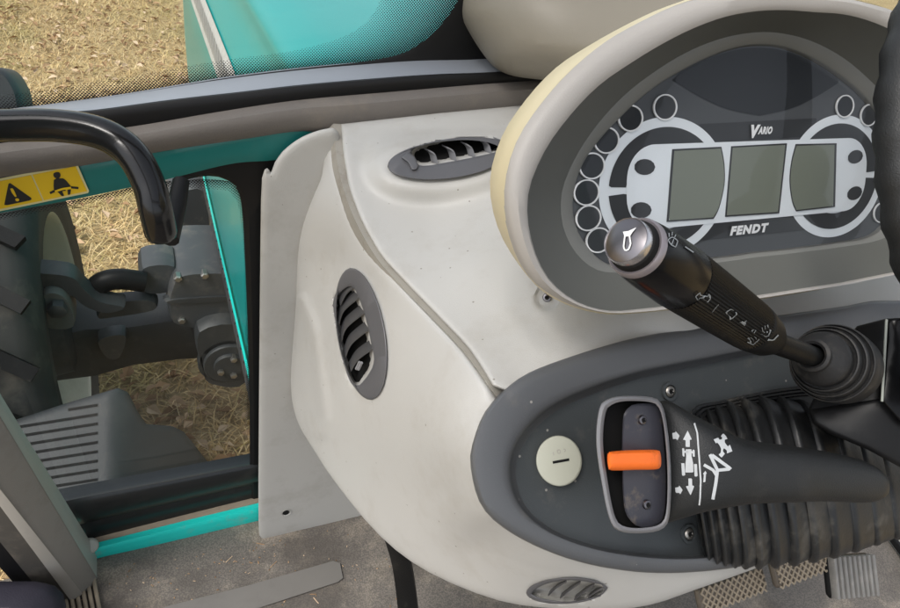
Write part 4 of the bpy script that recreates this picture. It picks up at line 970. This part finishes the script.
# ---- beige cover behind the cluster
BT = TPS([(462, 0, .80), (463, 20, .80), (480, 45, .79), (500, 68, .78), (545, 80, .76), (520, 0, .74), (560, 30, .73), (620, 60, .735), (700, 20, .74), (620, -60, .76), (470, -60, .82)], 1e-3)
o = relief('rounded_cover', cr([(465, -90), (463, -20), (461, 0), (462, 17), (472, 37), (486, 58), (497, 69), (512, 75.5), (535, 79), (575, 82), (640, 84), (720, 84), (760, 40), (760, -90)], 4), BT, MAT['beige'], None, 6, 34, .06, .10, loc=P(600, 60, .78))
tag(o, 'beige plastic cover with rounded corner behind the instrument cluster', 'cover')

# ================================================================== STALK
Sa, Sb = P(634, 246, .315), P(768, 338, .44); sax = (Sb-Sa).normalized(); SLn = (Sb-Sa).length
SK = thing('control_stalk', 'black control stalk with horn button and ribbed grip', 'control stalk', P(835, 366, .52))
R1 = .0150
head = MB().lathe(Sa, sax, [(.0035, R1*.80), (.0005, R1*.86), (0, R1*.94), (.0012, R1*1.0), (.004, R1*1.015)], 48, (True, False)).build('collar', MAT['satin'], SK)
bt = MB().lathe(Sa, sax, [(-.0102, .0002), (-.0100, R1*.3), (-.0093, R1*.55), (-.0082, R1*.72)], 48, (True, False)).build('horn_button', MAT['chrome'], SK)
MB().lathe(Sa, sax, [(-.0080, R1*.72), (-.0086, R1*.745), (-.0078, R1*.77), (-.005, R1*.775), (.004, R1*.775)], 48, (False, False)).build('button_ring', MAT['brightring'], bt)
MB().lathe(Sa, sax, [(-.0035, R1*.775), (-.0030, R1*.83), (-.0005, R1*.86), (.003, R1*.86)], 48, (False, False)).build('button_gap', MAT['cavity'], bt)  # solid black ring filling the gap between button and collar
c1 = .26*SLn
body = MB().lathe(Sa, sax, [(.003, R1*.99), (.005, R1*1.03), (.010, R1*1.07), (.018, R1*1.11), (c1, R1*1.19), (c1+.0012, R1*1.16)], 64, (False, True)).build('switch_barrel', MAT['black'], SK)
gp = []; c2 = .80*SLn
for k in range(27):
    t = c1+.0025+(c2-c1-.0025)*k/26; gp.append((t, R1*(1.155-.07*(k/26)**1.5)))
# lengthwise ribs
n = 120; ax = sax; a = ax.orthogonal().normalized(); b = ax.cross(a)
L = []
for t, r in gp:
    L.append([Sa+ax*t+(a*math.cos(2*math.pi*i/n)+b*math.sin(2*math.pi*i/n))*(r+(.00035 if i % 2 else -.00035)) for i in range(n)])
grip = MB().loft(L, True, True).build('ribbed_grip', MAT['blacksoft'], SK)
low = MB().lathe(Sa, sax, [(c2-.001, R1*1.06), (c2, R1*1.095), (c2+.008, R1*1.08), (SLn*.95, R1*.95), (SLn*1.02, R1*.72), (SLn*1.05, R1*.5)], 48).build('grip_end', MAT['blacksoft'], SK)
MB().tube([tuple(q) for q in cr([Sa+sax*SLn*.98, Sb+sax*.012, P(800, 352, .475), P(822, 360, .505)], 5)], .0078, 20).build('stem', MAT['blacksoft'], SK)
Ba, Bb = P(812, 355, .488), P(868, 378, .575); bax = (Bb-Ba).normalized(); u = (Bb-Ba).length
boot = [(0, .0085), (-.0015, .0105), (0, .0125), (.004, .0125), (.0055, .0122), (.008, .0145), (.012, .0195), (.015, .0225), (.0175, .0240), (.0195, .0238), (.027, .0232), (.0265, .0262), (.0235, .0275), (.0240, .0288), (.0265, .0292), (.0345, .0285), (.034, .0312), (.031, .0324), (.0315, .0336), (.034, .034), (.042, .033), (.0415, .0355), (.039, .0366), (.0395, .0376), (.042, .038), (.052, .0375), (.066, .036)]
boot = [(t, r if r < .013 else .013+(r-.013)*.72) for t, r in boot]
MB().lathe(Ba, bax, boot, 56, (False, True)).build('rubber_boot', MAT['rubber'], SK)
flatpad = MB()
T = bvh(body, grip, low, head)
Tb = bvh(bt)
printed('horn_symbol', Tb, MAT['white'], SK, strokes=[([(625.6, 236), (624.2, 247.5), (626, 251), (629.4, 249.5), (631.2, 244), (630, 235.5)], 1.5)], fills=[[(623.5, 232.3), (629, 231.6), (637, 228), (632.5, 233.4), (630.6, 237), (625.2, 237)]], lift=.0007)
Q7 = lambda pts: [(550+x/4.983, 170+y/4.983) for x, y in pts]
Q8 = lambda pts: [(640+x/3.454, 220+y/3.454) for x, y in pts]
def sym(name, st, fl=()): printed(name, T, MAT['iconwhite'], SK, lift=.0006, strokes=st, fills=fl)
sym('washer_symbol', [(Q7([(582, 350), (600, 375), (622, 385), (632, 355), (605, 335), (582, 350)]), .9), (Q7([(600, 375), (612, 345)]), .8), (Q7([(590, 335), (588, 318)]), .9), (Q7([(603, 330), (605, 312)]), .9), (Q7([(616, 338), (622, 325)]), .9)])
sym('position_mark', [(Q7([(668, 384), (710, 412)]), 1.1)])
sym('indicator_symbol', [(Q8([(190, 262), (205, 248), (205, 256), (218, 262), (212, 272), (203, 268), (200, 278), (190, 262)]), .9), (Q8([(243, 268), (230, 284), (228, 277), (216, 272), (220, 262), (230, 264), (234, 256), (243, 268)]), .9)])
sym('position_mark', [(Q8([(268, 292), (246, 318)]), .5)])
sym('wiper_symbol', [(Q8([(296, 315), (318, 305), (332, 325), (312, 342), (296, 315)]), .9), (Q8([(312, 342), (302, 322)]), .7)])
sym('pointer_mark', [], [Q8([(340, 352), (366, 346), (360, 368)])])
sym('position_mark', [(Q8([(385, 380), (392, 376), (398, 383), (391, 390), (385, 380)]), .9)])
sym('wiper_symbol', [(Q8([(415, 392), (440, 402), (450, 380)]), .9), (Q8([(418, 372), (428, 390)]), .7), (Q8([(428, 366), (438, 388)]), .7), (Q8([(438, 362), (448, 382)]), .7)])
sym('wiper_symbol', [(Q8([(368, 420), (390, 430), (412, 408)]), .9), (Q8([(372, 405), (382, 422)]), .7), (Q8([(382, 402), (392, 420)]), .7), (Q8([(392, 398), (402, 416)]), .7)])
sym('wiper_symbol', [(Q8([(440, 412), (458, 414), (475, 396)]), 1.2)])

# ================================================================== STEERING COLUMN + WHEEL
SC = thing('steering_column', 'black steering column cover at the right edge behind the stalk', 'steering column', P(900, 400, .6))
sc_t = TPS([(800, 412, .555), (815, 421, .545), (857, 326, .56), (887, 319, .535), (882, 401, .528), (900, 460, .53), (980, 400, .55), (980, 320, .56), (980, 500, .55)], 1e-3)
relief('mounting_plate', [(857, 326), (888, 318), (895, 360), (884, 404), (815, 422), (808, 411), (830, 360)], sc_t, MAT['gasket'], SC, 8, 3, .004, .04)
relief('lower_cover', [(808, 409), (813, 424), (830, 434), (868, 450), (905, 470), (985, 505), (985, 400), (880, 398)], lambda q: sc_t(q)-.003, MAT['gasket'], SC, 8, 5, .006, .06)
relief('column_cover', [(887, 318.5), (910, 317), (985, 318), (985, 440), (905, 428), (882, 402)], lambda q: sc_t(q)-.012, MAT['black'], SC, 8, 3, .003, .06)
MB().tube([P(886.5, 319.5, sc_t.one(887, 320)-.0125), P(882, 401.5, sc_t.one(882, 402)-.0125)], .0010, 8).build('bright_edge', MAT['postedge'], SC)
# wheel rim: a torus leaning with the column, finger grips moulded on the inner side
wn = Vector((0, -math.cos(math.radians(38)), math.sin(math.radians(38)))); wx = Vector((1, 0, 0)); wu = wn.cross(wx)
wl = P(902, 178, .43); RW = .195; wc = wl+wx*RW
SW = thing('steering_wheel', 'black steering wheel rim at the right edge of the view', 'steering wheel', wc)
L = []
for k in range(160):
    t = 2*math.pi*k/160; rd = wx*math.cos(t)+wu*math.sin(t); c = wc+rd*RW; row = []
    gripb = .0012*math.cos(t*44)
    for j in range(16):
        s = 2*math.pi*j/16; r = .0145+gripb*(1 if True else 0); row.append(c+rd*math.cos(s)*r+wn*math.sin(s)*r*1.05)
    L.append(row)
L.append(L[0]); MB().loft(L).build('rim', MAT['lever'], SW)
for a in (90, 210, 330):
    a = math.radians(a); rd = wx*math.cos(a)+wu*math.sin(a); MB().tube([wc-wn*.05, wc+rd*RW*.5-wn*.03, wc+rd*RW], [.016, .012, .010], 10).build('spoke', MAT['blacksoft'], SW)
MB().lathe(wc-wn*.06, wn, [(0, .04), (.03, .045), (.04, .03)], 24).build('hub', MAT['blacksoft'], SW)

# ================================================================== DRIVE LEVER
HP = Plane(633, 465, .455, 40)
LVR = thing('drive_lever', 'black drive lever with orange switch and white direction symbols', 'drive lever', P(870, 480, .53))
ho = [(606, 400), (622, 396), (650, 397), (661, 403), (667, 425), (671, 470), (670, 512), (664, 528), (646, 533), (622, 532), (610, 521), (601, 480), (596, 440), (599, 409)]
ho = resample(cr(ho, 5, True), n=64); hc = ho.mean(0)
hi_ = hc+(ho-hc)*np.array([[.86, .925]])+np.array([[1.5, 0]])
hL = lambda q, off: [HP.at(x, y, off) for x, y in q]
MB().loft([hL(hc+(ho-hc)*.97, -.024), hL(ho, -.012), hL(ho, .0), hL(hc+(ho-hc)*.985, .003), hL(ho*.45+hi_*.55, .004), hL(hi_, .0028), hL(hi_, -.002)]).build('head_rim', MAT['levrim'], LVR)
MB().loft([hL(hi_, .002), hL(hc+(hi_-hc)*.99, -.012), hL(hc+(hi_-hc)*.97, -.014)], False, True).build('head_recess', MAT['cavity'], LVR)
ipl = resample(cr([(623, 420), (627, 409), (636, 404), (655, 404), (661, 410), (666, 470), (665, 512), (658, 526), (640, 527), (630, 520), (624, 505), (622, 460)], 5, True), n=50); ic_ = ipl.mean(0)
MB().loft([hL(ipl, -.012), hL(ipl, -.0045), hL(ic_+(ipl-ic_)*.95, -.0035)], False, True).build('inset_plate', MAT['levergrey'], LVR)
for p in ((642, 420), (646.5, 504.5)): screw(HP.at(*p, -.003), HP.n, .0034, LVR, MAT['chrome'])
ow = [(607.5, 454), (612, 451.5), (635, 450), (656, 450), (660.5, 453), (661, 466), (656, 469.5), (635, 470), (612, 470.5), (608, 467)]
ow = resample(cr(ow, 4, True), n=44); oc_ = ow.mean(0)
MB().loft([hL(ow, -.006), hL(ow, .006), hL(oc_+(ow-oc_)*np.array([[.98, .92]]), .0085), hL(oc_+(ow-oc_)*np.array([[.9, .62]])+np.array([[0, -.6]]), .0105), hL(oc_+(ow-oc_)*np.array([[.8, .3]])+np.array([[0, -.8]]), .011)], False, True).build('orange_switch', MAT['orange'], LVR)
# arm
secs = [(640, 465, 60, .492, .010), (658, 465, 62, .489, .013), (673, 463, 60, .484, .017), (700, 466, 48, .480, .020), (728, 470, 38, .482, .021), (753, 473.5, 31, .487, .020), (793, 475.5, 27.5, .494, .019), (820, 477, 25, .504, .018), (848, 480, 23, .513, .017), (868, 483, 20.5, .519, .015), (881, 485, 15.5, .522, .012), (888, 486, 9, .524, .008), (890.5, 486.3, 2, .525, .002)]
secs = [tuple(q) for q in cr(secs, 4)]; L = []
for x, y, h, d, th in secs:
    c = P(x, y, d); hh = h*d/F; row = []
    for k in range(28):
        t = 2*math.pi*k/28; cx_, sx_ = math.cos(t), math.sin(t)
        row.append(c+UP*hh*math.copysign(abs(cx_)**.8, cx_)-FW*(th*math.copysign(abs(sx_)**.75, sx_))+FW*.006)
    L.append(row)
arm = MB().loft(L, True, True).build('arm', MAT['lever'], LVR)
T = bvh(arm)
Q9 = lambda pts: [(660+x/6.4, 410+y/6.4) for x, y in pts]
arrow_up = [(177, 132), (204, 190), (191, 190), (191, 236), (164, 236), (164, 192), (147, 190)]
printed('direction_symbols', T, MAT['softwhite'], LVR, fills=[Q9(arrow_up), Q9([(182, 437), (205, 437), (206, 482), (220, 484), (196, 545), (165, 486), (183, 484)]),
    Q9([(165, 252), (202, 250), (203, 298), (212, 340), (214, 398), (162, 400), (163, 345), (168, 300)]), Q9([(143, 245), (156, 244), (158, 296), (145, 297)]), Q9([(208, 254), (221, 254), (223, 298), (210, 299)]), Q9([(137, 340), (157, 339), (162, 418), (142, 420)]), Q9([(217, 346), (236, 345), (241, 424), (221, 425)]),
    Q9([(80, 148), (102, 143), (102, 136), (126, 165), (112, 196), (106, 184), (84, 186)]), Q9([(98, 496), (122, 492), (122, 480), (146, 510), (130, 538), (124, 528), (102, 530)]),
    Q9([(290, 388), (300, 408), (293, 408), (290, 460), (276, 462), (280, 408), (272, 408)]),
    Q9([(340, 190), (372, 178), (376, 192), (392, 190), (396, 176), (384, 172), (402, 152), (420, 172), (428, 188), (412, 190), (410, 208), (432, 236), (444, 222), (460, 266), (424, 278), (426, 262), (406, 244), (398, 262), (412, 280), (392, 306), (370, 284), (386, 276), (388, 250), (380, 230), (362, 206), (356, 216)])],
    strokes=[(Q9([(152, 266), (214, 270)]), 2.2), (Q9([(218, 86), (238, 150), (250, 300), (260, 450), (256, 560), (250, 606)]), 1.6), (Q9([(318, 284), (366, 385), (450, 376), (330, 288)]), 3.2), (Q9([(366, 380), (355, 470), (336, 570)]), 3.2), (Q9([(280, 350), (340, 385), (358, 415)]), 3.0)], lift=.0006)
# bellows round the lever: upright rubber folds lying along the panel towards the column
def fold(cx, cy, hh, off, n=44):
    c = PAN.at(cx, cy, off); u = PAN.u*(hh*(c-CAM).dot(FW)/F); fr = PAN.n*.040*(hh/78)-PAN.x*.026
    return [c+u*math.copysign(abs(math.sin(t))**.75, math.sin(t))*1.06+fr*math.copysign(abs(math.cos(t))**.8, math.cos(t)) for t in (2*math.pi*k/n for k in range(n))]
keys = [(696, 489, 64), (702, 488, 68), (709, 486.5, 71), (717, 485, 74), (726, 484, 76), (738, 482, 78), (753, 480, 79), (771, 478, 79), (790, 477, 77), (811, 477, 73), (834, 479, 66), (858, 482, 57), (882, 486, 48), (908, 490, 40)]
L = []
kk = np.array(keys, float)
for i, (cx, cy, hh) in enumerate(kk[:-1]):
    w = kk[i+1][0]-cx; off = -.008+.0017*i
    for a, dh in ((0, -6), (.05, -2.5), (.11, -.4), (.19, 0), (.28, -.5), (.40, -2.2), (.62, -3.8), (.85, -5.4), (.96, -6.6)): L.append(fold(cx+w*a, cy, hh+dh*(.5 if i < 5 else 1), off))
fo = [(691, 411), (720, 401), (760, 392), (800, 386), (850, 384), (910, 392), (915, 515), (860, 532), (800, 546), (750, 561), (716, 566), (704, 556), (697, 520), (690, 460)]
fo = resample(cr(fo, 5, True), n=80); fc = fo.mean(0); fk = lambda k, off: [PAN.at(*(fc+(p-fc)*k), off) for p in fo]
MB().loft([fk(1, -.006), fk(1, .0025), fk(.99, .004), fk(.965, .004), fk(.955, .002), fk(.945, .0045), fk(.925, .0045), fk(.915, .002), fk(.90, .0045), fk(.885, .0045), fk(.87, -.004)]).build('bellows_flange', MAT['dusty'], LVR)
MB().loft(L, True, True).build('bellows', MAT['dusty'], LVR)

# ================================================================== PEDALS
def pedal_plate(name, quad, d0, label, tread, group=None):
    pl = Plane(*np.array(quad).mean(0), d0, 48); c = np.array(quad).mean(0); q = [pl.at(*p) for p in quad]; o = sum(q, Vector())/4
    pt_ = thing(name, label, 'pedal', o, group); ex = (q[1]-q[0]+q[2]-q[3]); ey = (q[0]-q[3]+q[1]-q[2]); w, h = ex.length/2, ey.length/2
    x = ex.normalized(); n = pl.n; y = n.cross(x)
    if tread == 'diamond':
        MB().box(o, x, y, n, w, h, .012, .005).build('pad', MAT['pedal'], pt_); b = MB(); s = .0105
        nx_, ny_ = int(w/s)+12, 3
        for sg in (1, -1):
            k = -w/2-h
            while k < w/2+h:
                p0 = np.array([k, -h/2]); p1 = np.array([k+sg*h*1.0, h/2])
                t = np.linspace(0, 1, 30); seg = [(p0+(p1-p0)*i) for i in t]; seg = [p for p in seg if abs(p[0]) < w/2-.003]
                if len(seg) > 3: b.tube([o+x*seg[0][0]+y*seg[0][1]+n*.0068, o+x*seg[-1][0]+y*seg[-1][1]+n*.0068], .0014, 6)
                k += s
        b.build('tread_pattern', MAT['tan'], pt_)
    else:
        MB().box(o, x, y, n, w, h, .012, .006).build('pad', MAT['blacksoft'], pt_); b = MB()
        for k in range(9): b.box(o+x*w*(-.44+.88*k/8)+n*.009, x, y, n, w*.062, h*.97, .012, .0015)
        b.build('rib', MAT['ribs'], pt_)
    MB().tube([o-n*.006, o-n*.05+Y*.05, Vector((o.x-.02, o.y+.16, o.z+.12))], .011, 10).build('pedal_arm', MAT['gasket'], pt_)
    return pt_
pedal_plate('brake_pedal', [(691, 591), (759, 566), (767, 589), (703, 612)], .90, 'left brake pedal plate with worn diamond tread, half cut by the frame', 'diamond', 'twin brake pedals')
pedal_plate('brake_pedal', [(768, 563), (826, 541), (831, 568), (776, 588)], .91, 'brake pedal plate with worn diamond tread beside the ribbed pedal', 'diamond', 'twin brake pedals')
pedal_plate('accelerator_pedal', [(822, 556), (866, 552), (873, 595), (829, 598)], .93, 'small grey ribbed accelerator pedal standing right of the brakes', 'rib')
CPd = thing('clutch_pedal', 'black clutch pedal arm hanging under the console', 'pedal', P(402, 560, .83))
cl = [P(392, 535, .78), P(400, 560, .83), P(404, 580, .87), (P(408, 612, .92)), P(410, 640, .96)]; L = []
for i, c in enumerate([Vector(q) for q in cr(cl, 4)]):
    w = .011+.001*i/4; L.append([c-RT*w+UP*.001, c+RT*w*.1-FW*.004, c+RT*w-FW*.001, c+RT*w+FW*.012, c-RT*w+FW*.014])
MB().loft(L, True, True).build('pedal_arm', MAT['blacksoft'], CPd)
MB().box(P(410, 650, .97), RT, UP, FW, .06, .05, .015, .004).build('pad', MAT['rubber'], CPd)
# ribbed sill plate on the right
SP = thing('ribbed_sill_plate', 'pale ribbed metal sill plate in black edging at lower right', 'sill plate', PZ(905, 545, 0))
qa = [(878, 527), (985, 480), (985, 590), (925, 590)]
q = [PZ(*p, 0) for p in qa]; c = sum(q, Vector())/4
MB().loft([q, [v+Z*.012 for v in q]], True, True).build('plate', MAT['alu'], SP)
b = MB()
for s in np.linspace(.06, .94, 16):
    b.tube([q[0]*(1-s)+q[1]*s+Z*.014, q[3]*(1-s)+q[2]*s+Z*.014], .0035, 6)
b.build('rib', MAT['alu'], SP)
MB().tube([q[1]+Z*.012, q[0]+Z*.012, q[3]+Z*.012], .009, 8).build('edging', MAT['gasket'], SP)
